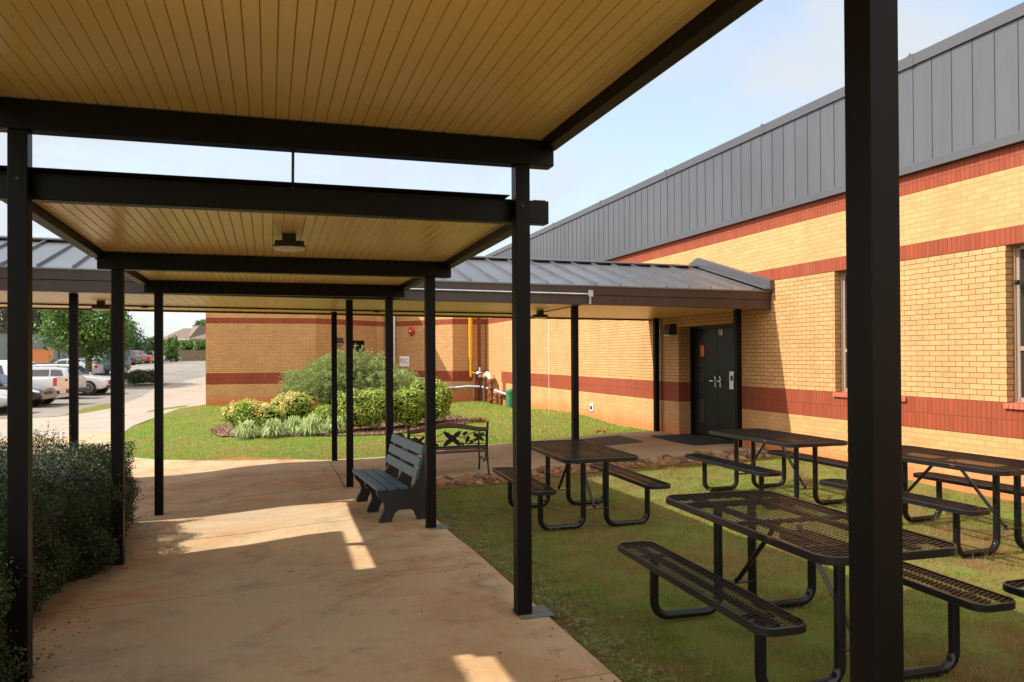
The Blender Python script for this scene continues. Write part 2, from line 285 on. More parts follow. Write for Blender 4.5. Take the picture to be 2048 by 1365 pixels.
# ------------------------------------------------------------------ mesh builder
class MB:
    def __init__(s): s.v = []; s.f = []; s.uv = None; s.smooth = False
    def add(s, vs, fs):
        k = len(s.v); s.v += [tuple(v) for v in vs]; s.f += [tuple(k+i for i in f) for f in fs]; return s
    def box(s, x0, x1, y0, y1, z0, z1):
        return s.add([(x0,y0,z0),(x1,y0,z0),(x1,y1,z0),(x0,y1,z0),(x0,y0,z1),(x1,y0,z1),(x1,y1,z1),(x0,y1,z1)],
            [(0,3,2,1),(4,5,6,7),(0,1,5,4),(1,2,6,5),(2,3,7,6),(3,0,4,7)])
    def hexa(s, p):  # 8 points, bottom ring then top ring
        return s.add(p, [(0,3,2,1),(4,5,6,7),(0,1,5,4),(1,2,6,5),(2,3,7,6),(3,0,4,7)])
    def bar(s, a, b, w, h, up=(0,0,1)):
        a, b = Vector(a), Vector(b); d = (b-a).normalized(); u = Vector(up)
        if abs(d.dot(u)) > 0.99: u = Vector((0,1,0))
        sx = d.cross(u).normalized()*w/2; sy = sx.cross(d).normalized()*h/2
        return s.hexa([a-sx-sy, a+sx-sy, b+sx-sy, b-sx-sy, a-sx+sy, a+sx+sy, b+sx+sy, b-sx+sy])
    def tube(s, pts, r, n=10, cap=True):
        P = [Vector(p) for p in pts]; rr = r if isinstance(r, (list, tuple)) else [r]*len(P)
        ref = None; rings = []
        for i, p in enumerate(P):
            d = (P[min(i+1, len(P)-1)] - P[max(i-1, 0)]).normalized()
            if ref is None: ref = Vector((0,0,1)) if abs(d.z) < 0.9 else Vector((1,0,0))
            a = (ref - d*ref.dot(d)).normalized(); ref = a; b = d.cross(a)
            rings.append([p + (a*math.cos(2*math.pi*k/n) + b*math.sin(2*math.pi*k/n))*rr[i] for k in range(n)])
        vs = [v for r_ in rings for v in r_]; fs = []
        for i in range(len(P)-1):
            for k in range(n): fs.append((i*n+k, i*n+(k+1)%n, (i+1)*n+(k+1)%n, (i+1)*n+k))
        if cap: fs.append(tuple(range(n))[::-1]); fs.append(tuple((len(P)-1)*n+k for k in range(n)))
        return s.add(vs, fs)
    def cyl(s, c, r, h, n=20, axis='Z', r2=None):
        c = Vector(c); d = {'X': Vector((1,0,0)), 'Y': Vector((0,1,0)), 'Z': Vector((0,0,1))}[axis]
        return s.tube([c, c+d*h], [r, r if r2 is None else r2], n)
    def prism(s, poly, fn, t0, t1):
        """closed outline (list of (a,b)) thickened from t0 to t1; fn(a,b,t) gives the point"""
        n = len(poly); vs = [fn(a, b, t0) for a, b in poly] + [fn(a, b, t1) for a, b in poly]
        fs = [tuple(range(n))[::-1], tuple(range(n, 2*n))] + [(i, (i+1) % n, n+(i+1) % n, n+i) for i in range(n)]
        return s.add(vs, fs)
    def lathe(s, c, prof, n=20, sx=1, sy=1):
        vs = [(c[0]+r*math.cos(2*math.pi*k/n)*sx, c[1]+r*math.sin(2*math.pi*k/n)*sy, c[2]+z) for r, z in prof for k in range(n)]
        fs = [(i*n+k, i*n+(k+1)%n, (i+1)*n+(k+1)%n, (i+1)*n+k) for i in range(len(prof)-1) for k in range(n)]
        fs += [tuple(range(n))[::-1], tuple((len(prof)-1)*n+k for k in range(n))]
        return s.add(vs, fs)
    def build(s, name, m, parent=None, local=False, bevel=0.0, smooth=False, subsurf=0):
        me = bpy.data.meshes.new(name)
        off = Vector((0,0,0)) if (local or parent is None) else parent.matrix_basis.translation
        if parent is not None and not local and parent.parent is not None: off = off + parent.parent.matrix_basis.translation
        me.from_pydata([(v[0]-off[0], v[1]-off[1], v[2]-off[2]) for v in s.v], [], s.f)
        me.update()
        bm = bmesh.new(); bm.from_mesh(me); bmesh.ops.recalc_face_normals(bm, faces=bm.faces); bm.to_mesh(me); bm.free()
        o = bpy.data.objects.new(name, me); COL.objects.link(o)
        me.materials.append(m)
        if s.uv is not None:
            uvl = me.uv_layers.new(name='UVMap')
            for p in me.polygons:
                for li in p.loop_indices: uvl.data[li].uv = s.uv[me.loops[li].vertex_index]
        if smooth:
            me.polygons.foreach_set('use_smooth', [True]*len(me.polygons)); me.set_sharp_from_angle(angle=R(40))
        if parent is not None: o.parent = parent
        if bevel:
            b = o.modifiers.new('bevel', 'BEVEL'); b.width = bevel; b.segments = 2; b.limit_method = 'ANGLE'; b.angle_limit = R(40)
        if subsurf:
            d = o.modifiers.new('sub', 'SUBSURF'); d.levels = subsurf; d.render_levels = subsurf
        return o

def tag(o, label=None, cat=None, group=None, kind=None):
    if label: o['label'] = label
    if cat: o['category'] = cat
    if group: o['group'] = group
    if kind: o['kind'] = kind
    return o
def thing(name, loc, label, cat, group=None, rz=0.0):
    o = bpy.data.objects.new(name, None); COL.objects.link(o); o.location = loc; o.rotation_euler = (0,0,rz); o.empty_display_size = 0.2
    return tag(o, label, cat, group)
def copy_tree(o, loc, rz, label, group=None):
    def cp(s, par):
        c = s.copy(); COL.objects.link(c); c.parent = par
        for ch in [x for x in bpy.data.objects if x.parent == s and x != c]: cp(ch, c)
        return c
    c = cp(o, None); c.location = loc; c.rotation_euler = (0,0,rz); c['label'] = label
    if group: c['group'] = group
    return c
def mesh_np(name, v, f, m, parent=None, smooth=False):
    """fast mesh from numpy: f is (n,3) or (n,4)"""
    me = bpy.data.meshes.new(name); k = f.shape[1]
    me.vertices.add(len(v)); me.vertices.foreach_set('co', np.asarray(v, np.float32).ravel())
    me.loops.add(f.size); me.loops.foreach_set('vertex_index', f.astype(np.int32).ravel())
    me.polygons.add(len(f)); me.polygons.foreach_set('loop_start', np.arange(0, f.size, k, dtype=np.int32)); me.polygons.foreach_set('loop_total', np.full(len(f), k, np.int32))
    me.update(calc_edges=True); me.validate()
    o = bpy.data.objects.new(name, me); COL.objects.link(o); me.materials.append(m)
    if smooth: me.polygons.foreach_set('use_smooth', np.ones(len(f), bool))
    if parent is not None: o.parent = parent
    return o

# ------------------------------------------------------------------ draped sheets
def drape(name, poly, off, m, step=0.5, thick=0.0, parent=None, jitter=0):
    P = [Vector(p) for p in poly]; n = len(P)
    pts = []; edges = []
    for i in range(n):
        a, b = P[i], P[(i+1) % n]; k = max(1, int((b-a).length/step))
        for j in range(k): pts.append(a + (b-a)*(j/k))
    nb = len(pts); edges = [(i, (i+1) % nb) for i in range(nb)]
    X = [p.x for p in P]; Y = [p.y for p in P]
    def inside(x, y):
        c = False
        for i in range(n):
            a, b = P[i], P[(i+1) % n]
            if (a.y > y) != (b.y > y) and x < (b.x-a.x)*(y-a.y)/(b.y-a.y)+a.x: c = not c
        return c
    for x in np.arange(min(X)+step/2, max(X), step):
        for y in np.arange(min(Y)+step/2, max(Y), step):
            if inside(x, y): pts.append(Vector((x, y)))
    vs, _, fs, _, _, _ = delaunay_2d_cdt(pts, edges, [], 1, 1e-4)
    A = np.array([(v.x, v.y) for v in vs]); z = gz(A[:, 0], A[:, 1]) + off
    b = MB(); b.v = [(A[i, 0], A[i, 1], z[i]) for i in range(len(A))]; b.f = [tuple(f) for f in fs]
    if thick:
        nn = len(b.v)
        for i in range(nb):   # skirt
            j = (i+1) % nb
            # find indices of boundary points (cdt keeps the input order for the first points)
            b.f.append((i, j, nn+j, nn+i))
        b.v += [(b.v[i][0], b.v[i][1], b.v[i][2]-thick) for i in range(nb)]
    return b.build(name, m, parent)

xs = np.concatenate([[-900,-500,-300,-180,-120,-80,-60,-45], np.arange(-36,-14,3), np.arange(-14,10,0.45), [11,14,20,40,80,150,300,600,900]])
ys = np.concatenate([[-300,-80,-30,-12,-6], np.arange(-4,34,0.45), np.arange(34,70,2), np.arange(70,170,6), [190,230,300,420,700,1200,2000]])
XX, YY = np.meshgrid(xs, ys); ZZ = gz(XX.ravel(), YY.ravel()) - 0.035
ZZ = ZZ - 0.14*((YY.ravel() > 40) | ((XX.ravel() < -7.5) & (YY.ravel() > 32)))
V = np.stack([XX.ravel(), YY.ravel(), ZZ], 1); nx, ny = len(xs), len(ys)
I = (np.arange(ny-1)[:, None]*nx + np.arange(nx-1)[None, :]).ravel()
tag(mesh_np('ground', V, np.stack([I, I+1, I+nx+1, I+nx], 1), M['ground'], smooth=True), kind='structure')

# concrete of the covered walk, slab by slab with open joints
J = [-3.6, -1.1, 1.42, 3.955, 6.5, 9.08, 11.95]
wk = MB()
def slab(b, poly, thick=0.12, step=0.6, off=0.0):
    o = drape('tmp', poly, off, M['concrete'], step, thick); me = o.data
    b.add([v.co[:] for v in me.vertices], [tuple(p.vertices) for p in me.polygons])
    bpy.data.objects.remove(o); bpy.data.meshes.remove(me)
g = 0.009
for a, c in zip(J[:-1], J[1:]):
    slab(wk, [(-1.72, a+g), (1.79, a+g), (1.79, c-g), (-1.72, c-g)])
slab(wk, [(-1.72, 11.95+g), (1.09, 11.95+g), (1.09, 15.55), (-0.6, 16.4), (-2.1, 17.6), (-3.1, 18.8), (-3.1, 11.95+g)])
slab(wk, [(-3.1-2*g, 11.95+g), (-3.1-2*g, 18.8), (-3.4, 20.6), (-3.75, 23.3), (-8.5, 23.3), (-8.5, 11.95+g)])
slab(wk, [(1.09+2*g, 12.0), (4.7-g, 12.0), (4.7-g, 15.5), (1.09+2*g, 15.55)])
slab(wk, [(4.7+g, 12.0), (8.19, 12.0), (8.19, 15.45), (4.7+g, 15.5)])
slab(wk, [(8.19+g, 12.62), (8.49, 12.62), (8.49, 14.63), (8.19+g, 14.63)], step=0.4)
tag(wk.build('walkway', M['concrete']), kind='structure')
for (px, py, sx, sy) in ((1.70, 5.12, .14, .15), (1.71, 8.28, .12, .14)):
    tag(drape('concrete_pad', [(px-.10, py-sy), (px+sx, py-sy), (px+sx, py+sy*0.6), (px-.10, py+sy*0.6)], 0.005, M['patch'], 0.2, 0.0), kind='structure')
tag(drape('clay_patch', [(-1.35,16.95),(-.9,16.5),(-.1,16.3),(.5,16.0),(.35,16.3),(-.3,16.65),(-.5,17.0),(-1.0,17.0)], -0.012, M['clay'], 0.3), kind='structure')
tag(drape('sidewalk', [(-2.25,31.0),(-2.3,60),(4.5,62),(4.8,66),(-4.6,62),(-6.7,52),(-6.4,41),(-6.1,35),(-7.2,31.2),(-14,30),(-14,23.35),(-3.75,23.35),(-3.85,25.5),(-3.6,27.5),(-3.0,29.6)], -0.02, M['side_concrete'], 1.5, 0.05), kind='structure')
tag(drape('car_park', [(-60,18),(-14.2,22),(-14.2,30.2),(-7.0,31.35),(-5.9,35),(-6.1,41),(-6.3,52),(-4.2,61.6),(4.6,65.5),(20,70),(20,152),(-24,152),(-60,120)], -0.06, M['asphalt'], 4.0), kind='structure')
# painted bay lines of the far rows
for i in range(9):
    yy = 66+i*3.0
    tag(drape('parking_line', [(-13.5,yy),(-7.2,yy+0.3),(-7.2,yy+0.45),(-13.5,yy+0.15)], 0.0, M['line'], 2.0), kind='structure')

# ------------------------------------------------------------------ lawn grass (uncountable)
def tri_blades(pts, h, w, lean=0.6):
    n = len(pts); a = rng.uniform(0, 2*np.pi, n); hh = h*rng.uniform(.55, 1.25, n)
    z = gz(pts[:, 0], pts[:, 1]) - 0.035
    dx, dy = np.cos(a)*w/2, np.sin(a)*w/2; la = rng.uniform(0, 2*np.pi, n); ll = hh*lean*rng.uniform(.2, 1.2, n)
    p0 = np.stack([pts[:, 0]-dx, pts[:, 1]-dy, z], 1); p1 = np.stack([pts[:, 0]+dx, pts[:, 1]+dy, z], 1)
    p2 = np.stack([pts[:, 0]+np.cos(la)*ll, pts[:, 1]+np.sin(la)*ll, z+hh], 1)
    return np.stack([p0, p1, p2], 1).reshape(-1, 3)
def scatter(x0, x1, y0, y1, dens):
    n = int((x1-x0)*(y1-y0)*dens); return np.stack([rng.uniform(x0, x1, n), rng.uniform(y0, y1, n)], 1)
rockline = lambda x: np.interp(x, [1.8, 3.5, 5.5, 8.2], [11.15, 11.35, 11.35, 11.0])
def pnoise(p, s):
    return (np.sin(p[:,0]*s+1.3*np.sin(p[:,1]*s*.7))+np.sin(p[:,1]*s*1.3+1.7*np.sin(p[:,0]*s*.9+2)))/2
parts = []
for (x0, x1, y0, y1, d, h, w) in ((1.77, 8.15, 1.2, 4.5, 6500, .034, .0034), (1.77, 8.15, 4.5, 7.0, 4200, .034, .0044), (1.77, 8.15, 7.0, 11.2, 2600, .036, .0056)):
    p = scatter(x0, x1, y0, y1, d); p = p[p[:, 1] < rockline(p[:, 0]) - 0.05*rng.random(len(p))]
    cl = pnoise(p, 9.0)+.6*pnoise(p+3, 23.0)            # tufts
    bare = (pnoise(p, 2.1)+.5*pnoise(p+7, 6.3) > 0.62) & (p[:, 0] < 3.2); p = p[~(bare & (rng.random(len(p)) < .85)) & ~((cl < -.55) & (rng.random(len(p)) < .6))]
    worn = np.zeros(len(p), bool)
    for tx, ty in ((3.02, 4.06), (3.33, 8.33), (6.02, 8.4), (6.23, 5.98)): worn |= (np.abs(np.abs(p[:, 0]-tx)-.42) < .16+.08*np.sin(p[:, 1]*5)) & (np.abs(p[:, 1]-ty) < .75)
    p = p[~(worn & (rng.random(len(p)) < .5))]
    e_ = 2.02+.10*np.sin(p[:, 1]*3.1)+.06*np.sin(p[:, 1]*11)
    edge = (p[:, 0] < e_) & (rng.random(len(p)) < np.clip((e_-p[:, 0])*3.2, 0, .92)); p = p[~edge]
    hv = h*(.75+.35*np.clip(pnoise(p, 9.0)+.5*pnoise(p+5, 17), -1, 1.4)); parts.append(tri_blades(p, hv, w))
p = scatter(1.8, 8.1, 1.5, 11, 22); parts.append(tri_blades(p, .085, .005))
for k in range(130):      # taller loose tufts, many round the table feet
    if k < 60: tx, ty = ((3.02, 4.06), (3.33, 8.33), (6.02, 8.4), (6.23, 5.98))[k % 4]; cx, cy = tx+rng.choice([-.6, .6])+rng.normal(0, .08), ty+rng.choice([-.62, .62])+rng.normal(0, .08)
    else: cx, cy = rng.uniform(1.95, 8.0), rng.uniform(1.6, 10.9)
    p = np.stack([cx+rng.normal(0, .035, 26), cy+rng.normal(0, .035, 26)], 1); parts.append(tri_blades(p, .075, .0045, .9))
b1 = np.concatenate(parts)
tag(mesh_np('grass', b1, np.arange(len(b1)).reshape(-1, 3), M['grass']), 'short patchy green and brown grass around the picnic tables', 'grass', kind='stuff')
def in_poly(p, poly):
    c = np.zeros(len(p), bool); n = len(poly)
    for i in range(n):
        a, b = poly[i], poly[(i+1) % n]
        if a[1] == b[1]: continue
        t = ((a[1] > p[:, 1]) != (b[1] > p[:, 1])) & (p[:, 0] < (b[0]-a[0])*(p[:, 1]-a[1])/(b[1]-a[1])+a[0]); c ^= t
    return c
LAWN = [(1.1,15.6),(8.15,15.52),(8.15,29.8),(6.9,29.8),(5.1,32.6),(4.2,32.4),(1.7,30.2),(-2.3,30.3),(-3.0,29.5),(-3.6,27.4),(-3.85,25.4),(-3.72,23.4),(-3.38,20.6),(-3.05,18.9),(-2.05,17.7),(-.55,16.5)]
BED = [(-1.55,22.6),(-1.2,21.2),(0.2,20.0),(1.9,19.35),(3.6,19.3),(5.0,20.2),(5.4,21.8),(5.2,24.5),(4.2,26.8),(1.5,27.2),(-.6,25.8),(-1.4,24.2)]
parts = []
for (y0, y1, d, h, w) in ((15.3, 20, 900, .045, .010), (20, 33, 420, .05, .016)):
    p = scatter(-5, 8.2, y0, y1, d); p = p[in_poly(p, LAWN) & ~in_poly(p, BED)]; parts.append(tri_blades(p, h, w))
b2 = np.concatenate(parts)
tag(mesh_np('lawn_grass', b2, np.arange(len(b2)).reshape(-1, 3), M['lawngrass']), 'sunlit mown lawn around the planted bed', 'grass', kind='stuff')

# mulch bed: draped sheet with bark chips
mb = tag(drape('mulch_bed', BED, 0.005, M['mulch'], 0.5), 'brown bark mulch under the shrubs on the lawn', 'mulch', kind='stuff')
p = scatter(-1.6, 5.4, 19.2, 27.2, 160); p = p[in_poly(p, BED)]
tt = tri_blades(p, .05, .05, 1.2); tt[:, 2] += 0.03
tag(mesh_np('bark_chips', tt, np.arange(len(tt)).reshape(-1, 3), M['mulch']), 'loose bark chips scattered on the mulch bed', 'bark chips', kind='stuff')
# ================================================================== THE SCHOOL BUILDING
SILL = -0.5695; WX = 8.195
PARA0, PARA1 = SILL+2.98, SILL+4.53
bld = thing('school_building', (8.2, 16.0, -1.66), 'long buff brick school building with red brick bands and grey metal parapet', 'building')
def wall_seg(A, B, z0, z1, holes=(), u0=0.0, off=0.0):
    """vertical wall from A to B (xy); holes = (ua,ub,za,zb); returns an MB with UVs in metres"""
    A, B = Vector(A), Vector(B); L = (B-A).length; d = (B-A)/L; nrm = Vector((-d.y, d.x))*off
    us = sorted({0, L, *[h[0] for h in holes], *[h[1] for h in holes]}); zs = sorted({z0, z1, *[h[2] for h in holes if z0 < h[2] < z1], *[h[3] for h in holes if z0 < h[3] < z1]})
    us = [u for u in us if 0 <= u <= L]
    b = MB(); b.uv = []
    for i in range(len(us)-1):
        for j in range(len(zs)-1):
            um, zm = (us[i]+us[i+1])/2, (zs[j]+zs[j+1])/2
            if any(h[0] < um < h[1] and h[2] < zm < h[3] for h in holes): continue
            q = [(us[i], zs[j]), (us[i+1], zs[j]), (us[i+1], zs[j+1]), (us[i], zs[j+1])]
            b.add([(A.x+d.x*u+nrm.x, A.y+d.y*u+nrm.y, z) for u, z in q], [(0, 1, 2, 3)]); b.uv += [(u0+u, z-SILL) for u, z in q]
    return b
def merge(a, b):
    a.uv = (a.uv or []) + list(b.uv); k = len(a.v); a.v += b.v; a.f += [tuple(i+k for i in f) for f in b.f]; return a
Y0w = 7.004
# holes on the right wall, u measured from Y=-4 upwards: use direction from far (Y=30) to near (Y=-4) so normals face -X
YA, YB = 29.95, -4.0
def uh(ya, yb, za, zb): return (YA-yb, YA-ya, za, zb)
W1 = (5.58, 7.004); W2 = (8.60, 9.895); DR = (12.60, 14.64)
ZW0, ZW1 = SILL, SILL+27*.06773; ZD0, ZD1 = -1.9, 0.588
holes = [uh(W1[0], W1[1], ZW0, ZW1), uh(W2[0], W2[1], ZW0, ZW1), uh(DR[0], DR[1], ZD0, ZD1)]
u_off = -(YA-Y0w) - 0.0
wallb = wall_seg((WX, YA), (WX, YB), -2.3, PARA0, holes, u_off)
# reveals
def reveal(b, hole, depth, floor=False):
    ya, yb, za, zb = hole
    for (y, s) in ((ya, 1), (yb, 1)):
        q = [(WX, y, za), (WX+depth, y, za), (WX+depth, y, zb), (WX, y, zb)]
        b.add(q, [(0, 1, 2, 3)]); b.uv += [(0, za-SILL), (depth, za-SILL), (depth, zb-SILL), (0, zb-SILL)]
    q = [(WX, ya, zb), (WX, yb, zb), (WX+depth, yb, zb), (WX+depth, ya, zb)]
    b.add(q, [(0, 1, 2, 3)]); b.uv += [(0, 0), (yb-ya, 0), (yb-ya, depth), (0, depth)]
reveal(wallb, (W1[0], W1[1], ZW0, ZW1), .20); reveal(wallb, (W2[0], W2[1], ZW0, ZW1), .20); reveal(wallb, (DR[0], DR[1], ZD0, ZD1), .31)
wallb.build('brick_wall', M['brick'], bld)
# front block walls (facing the camera), then the recess behind the shrubs
pts = [(-2.2, 30.6), (1.69, 30.35), (4.25, 32.5), (5.0, 32.7), (6.86, 29.95), (WX, YA)]
fw = MB(); fw.uv = []; uu = 0
for i in range(len(pts)-1):
    a, c = pts[i], pts[i+1]; L = math.dist(a, c); hl = []
    if i == 1: hl = [(1.62, 2.58, -2.3, .64)]
    merge(fw, wall_seg(a, c, -2.3, PARA0, hl, round(uu/.2032)*.2032))
    uu += L
merge(fw, wall_seg((-2.2, 60), (-2.2, 30.6), -2.3, PARA0, (), 0))
fw.build('front_brick_wall', M['brick'], bld)
def band(za, zb, proud=0.004):
    b = MB(); b.uv = []
    sh = 2.2 if zb < 0 else .1
    hs = [(h[0]-sh, h[1]-sh, h[2], h[3]) for h in holes]
    merge(b, wall_seg((WX, YA-sh), (WX, YB), za, zb, hs, u_off+sh, -proud))
    u = 0
    for i in range(len(pts)-1):
        hl = [(1.62, 2.58, -2.3, .64)] if i == 1 else []
        merge(b, wall_seg(pts[i], pts[i+1], za, zb, hl, u, -proud)); u += math.dist(pts[i], pts[i+1])
    return b
c = .06773
for za, zb, nm in ((SILL-6*c, SILL, 'red_brick_band'), (SILL+27*c, SILL+30*c, 'red_brick_band'), (SILL+40*c, SILL+44*c, 'red_brick_band')):
    band(za, zb).build(nm, M['soldier'], bld)
# red bands carried into the door recess
for za, zb in ((SILL-6*c, SILL),):
    for y, s in ((DR[0]+.004, 1), (DR[1]-.004, -1)):
        b = MB(); b.uv = []; b.add([(WX-.003, y, za), (WX+.30, y, za), (WX+.30, y, zb), (WX-.003, y, zb)], [(0,1,2,3)]); b.uv = [(0, za-SILL), (.3, za-SILL), (.3, 0), (0, 0)]
        b.build('red_brick_band', M['soldier'], bld)
# red strip and end trims by the inner corner
for A_, B_, za_, zb_ in (((7.86, YA-.006), (8.0, YA-.006), -2.2, PARA0), ((WX-.006, YA-.02), (WX-.006, YA-.14), SILL, SILL+30*c), ((WX-.006, YA-2.35), (WX-.006, YA-2.75), -1.6, SILL)):
    wall_seg(A_, B_, za_, zb_, (), 0, 0).build('corner_brick_strip', M['soldier'], bld)
# roof slab behind the parapet, closing the box
MB().box(WX+.05, 40, -4, 62, PARA1-.35, PARA1-.25).build('roof', M['panel_trim'], bld)
MB().box(-2.15, WX+.05, 33.0, 62, PARA1-.35, PARA1-.25).build('roof', M['panel_trim'], bld)
MB().box(WX-.006, WX+.01, 22.60, 22.615, -1.7, PARA0).build('control_joint', M['white'], bld)
# metal parapet: panels with seams, bottom flashing, coping in lengths with small cover plates
pp = MB(); px = WX-.03
pp.box(px, px+.12, -4, 30.0, PARA0+.10, PARA1-.15)
y = 7.097-.305*36
while y < 30: pp.box(px-.008, px, y-.0025, y+.0025, PARA0+.10, PARA1-.15); y += .305
pp.build('metal_panels', M['panel'], bld)
fl = MB(); fl.box(px-.035, px+.02, -4, 30.03, PARA0+.02, PARA0+.10); fl.box(px-.05, px-.01, -4, 30.04, PARA0-.015, PARA0+.02)
fl.build('flashing', M['panel_trim'], bld, bevel=.004)
cp = MB(); cp.box(px-.03, px+.35, -4, 30.05, PARA1-.15, PARA1)
for y in (8.33, 11.6, 15.05, 18.5, 22.0, 25.5): cp.box(px-.036, px+.36, y-.05, y+.05, PARA1-.155, PARA1+.006); cp.box(px-.045, px-.03, y-.008, y+.008, PARA1-.01, PARA1+.03)
cp.build('coping', M['panel_trim'], bld, bevel=.004)
pf = MB()
for i in range(len(pts)-1):
    a, d = Vector(pts[i]), Vector(pts[i+1]); pf.bar((a.x, a.y-.0, (PARA0+PARA1)/2), (d.x, d.y, (PARA0+PARA1)/2), .12, PARA1-PARA0)
pf.bar((-2.2, 60, (PARA0+PARA1)/2), (-2.2, 30.6, (PARA0+PARA1)/2), .12, PARA1-PARA0)
pf.build('front_metal_panels', M['panel'], bld)
# windows
for (ya, yb) in (W1, W2):
    w = MB(); x = WX+.125
    for (a, d) in ((ya, ya+.07), (yb-.07, yb)): w.box(x, x+.07, a, d, ZW0+.0, ZW1)
    w.box(x, x+.05, ya+.055, yb-.055, ZW1-.055, ZW1); w.box(x, x+.05, ya+.055, yb-.055, ZW0, ZW0+.055)
    w.box(x+.003, x+.045, ya+.055, yb-.055, SILL+.60, SILL+.65)
    w.box(x-.02, x, ya+.003, ya+.03, ZW0, ZW1); w.box(x-.02, x, yb-.03, yb-.003, ZW0, ZW1)
    wo = w.build('window', M['tan_metal'], bld, bevel=.003)
    MB().box(x+.022, x+.028, ya+.05, yb-.05, ZW0+.05, SILL+.605).build('pane', M['glass'], wo)
    MB().box(x+.022, x+.028, ya+.05, yb-.05, SILL+.645, ZW1-.05).build('pane', M['glass'], wo)
    s = MB(); s.uv = []
    n_ = int((yb-ya+.06)/c)
    s2 = MB()
    for k in range(n_+1):
        y_ = yb+.02-k*c; s2.hexa([(WX-.035, y_-c+.006, SILL-.072), (WX+.13, y_-c+.006, SILL-.05), (WX+.13, y_, SILL-.05), (WX-.035, y_, SILL-.072),
                                   (WX-.035, y_-c+.006, SILL-.012), (WX+.13, y_-c+.006, SILL+.003), (WX+.13, y_, SILL+.003), (WX-.035, y_, SILL-.012)])
    s2.build('brick_sill', mat('red_sill_brick', (.40, .10, .052), .75, 0, .1, 8) if 'sill' not in M else M['sill'], bld, bevel=.003)
# security sensor arm on the near window
s = MB(); s.cyl((WX+.06, 6.93, SILL+1.40), .02, .05, 10, 'X'); s.box(WX+.02, WX+.08, 6.90, 6.935, SILL+1.36, SILL+1.385); s.build('bracket', M['lampbody'], bld)
# double door 18
DX = 8.50; ymid = 13.63
df = MB(); z0 = G(8.4, 13.6)
df.box(DX-.04, DX+.06, DR[0], DR[0]+.05, z0, ZD1); df.box(DX-.04, DX+.06, DR[1]-.05, DR[1], z0, ZD1); df.box(DX-.04, DX+.06, DR[0]+.05, DR[1]-.05, ZD1-.06, ZD1)
dfo = df.build('door_frame', M['door'], bld, bevel=.003)
MB().box(DX-.02, DX+.10, DR[0]+.05, DR[1]-.05, z0-.01, z0+.02).build('threshold', M['steel'], bld)
MB().box(DX+.10, DX+.12, DR[0]-.1, DR[1]+.1, -2.1, 1.0).build('door_backing', M['door'], bld)
for (ya, yb, hy, sgn) in ((DR[0]+.055, ymid-.004, ymid-.09, -1), (ymid+.004, DR[1]-.055, ymid+.09, 1)):
    d = MB().box(DX, DX+.045, ya, yb, z0+.025, ZD1-.065).build('door', M['door'], bld, bevel=.003)
    lites = MB(); fr = MB()
    cy = ya+.33 if sgn < 0 else yb-.36
    for (za, zb) in ((-.22, .22), (-.78, -.38), (-1.38, -.92)):
        lites.box(DX-.004, DX+.01, cy-.075, cy+.075, za+.02, zb-.02)
        for (p0, p1, q0, q1) in ((cy-.095, cy-.075, za, zb), (cy+.075, cy+.095, za, zb), (cy-.075, cy+.075, za, za+.02), (cy-.075, cy+.075, zb-.02, zb)): fr.box(DX-.010, DX, p0, p1, q0, q1)
    fr.build('lite_frame', M['lampbody'], d); lites.build('lite', M['glass'], d)
    h = MB(); h.box(DX-.010, DX, hy-.018, hy+.018, -.64, -.44); h.tube([(DX-.01, hy, -.52), (DX-.06, hy, -.52), (DX-.065, hy+sgn*.11, -.52)], .013, 8); h.cyl((DX-.02, hy, -.44), .022, .02, 12, 'X')
    h.build('handle', M['steel'], d, smooth=True)
def text_obj(s, size, mtl, name, origin, xdir, parent, depth=0.003, align='CENTER'):
    cu = bpy.data.curves.new('t', 'FONT'); cu.body = s; cu.size = size; cu.extrude = depth; cu.align_x = align; cu.align_y = 'CENTER'
    o = bpy.data.objects.new('t', cu); COL.objects.link(o); bpy.context.view_layer.update()
    me = bpy.data.meshes.new_from_object(o.evaluated_get(bpy.context.evaluated_depsgraph_get())); bpy.data.objects.remove(o)
    x = Vector(xdir).normalized(); z = Vector((0, 0, 1)); nrm = x.cross(z)
    rot = Matrix((x, z, nrm)).transposed()
    off = parent.matrix_basis.translation.copy(); q = parent.parent
    while q is not None: off += q.matrix_basis.translation; q = q.parent
    for v in me.vertices: v.co = rot @ v.co + Vector(origin) - off
    me.materials.clear(); me.materials.append(mtl)
    r = bpy.data.objects.new(name, me); COL.objects.link(r); r.parent = parent; return r
pl = MB().box(DX-.006, DX, 13.44, 13.60, .36, .52).build('number_plate', M['lampbody'], bld)
text_obj('18', .17, M['white'], 'number', (DX-.009, 13.52, .44), (0, -1, 0), pl)
# papers taped to the doors
o = MB().box(DX-.013, DX-.010, 14.12, 14.26, -.03, .19).build('notice', M['orange']); tag(o, 'orange paper notice taped in the upper lite of the left door leaf', 'notice')
o = MB().box(DX-.008, DX-.004, 13.06, 13.22, -.66, -.32).build('door_sign', M['white']); tag(o, 'small white sign on the right door leaf beside the post', 'sign')
b = MB(); b.box(DX-.010, DX-.008, 13.10, 13.18, -.50, -.40)
x = b.build('pictogram', M['black'], o, local=False)
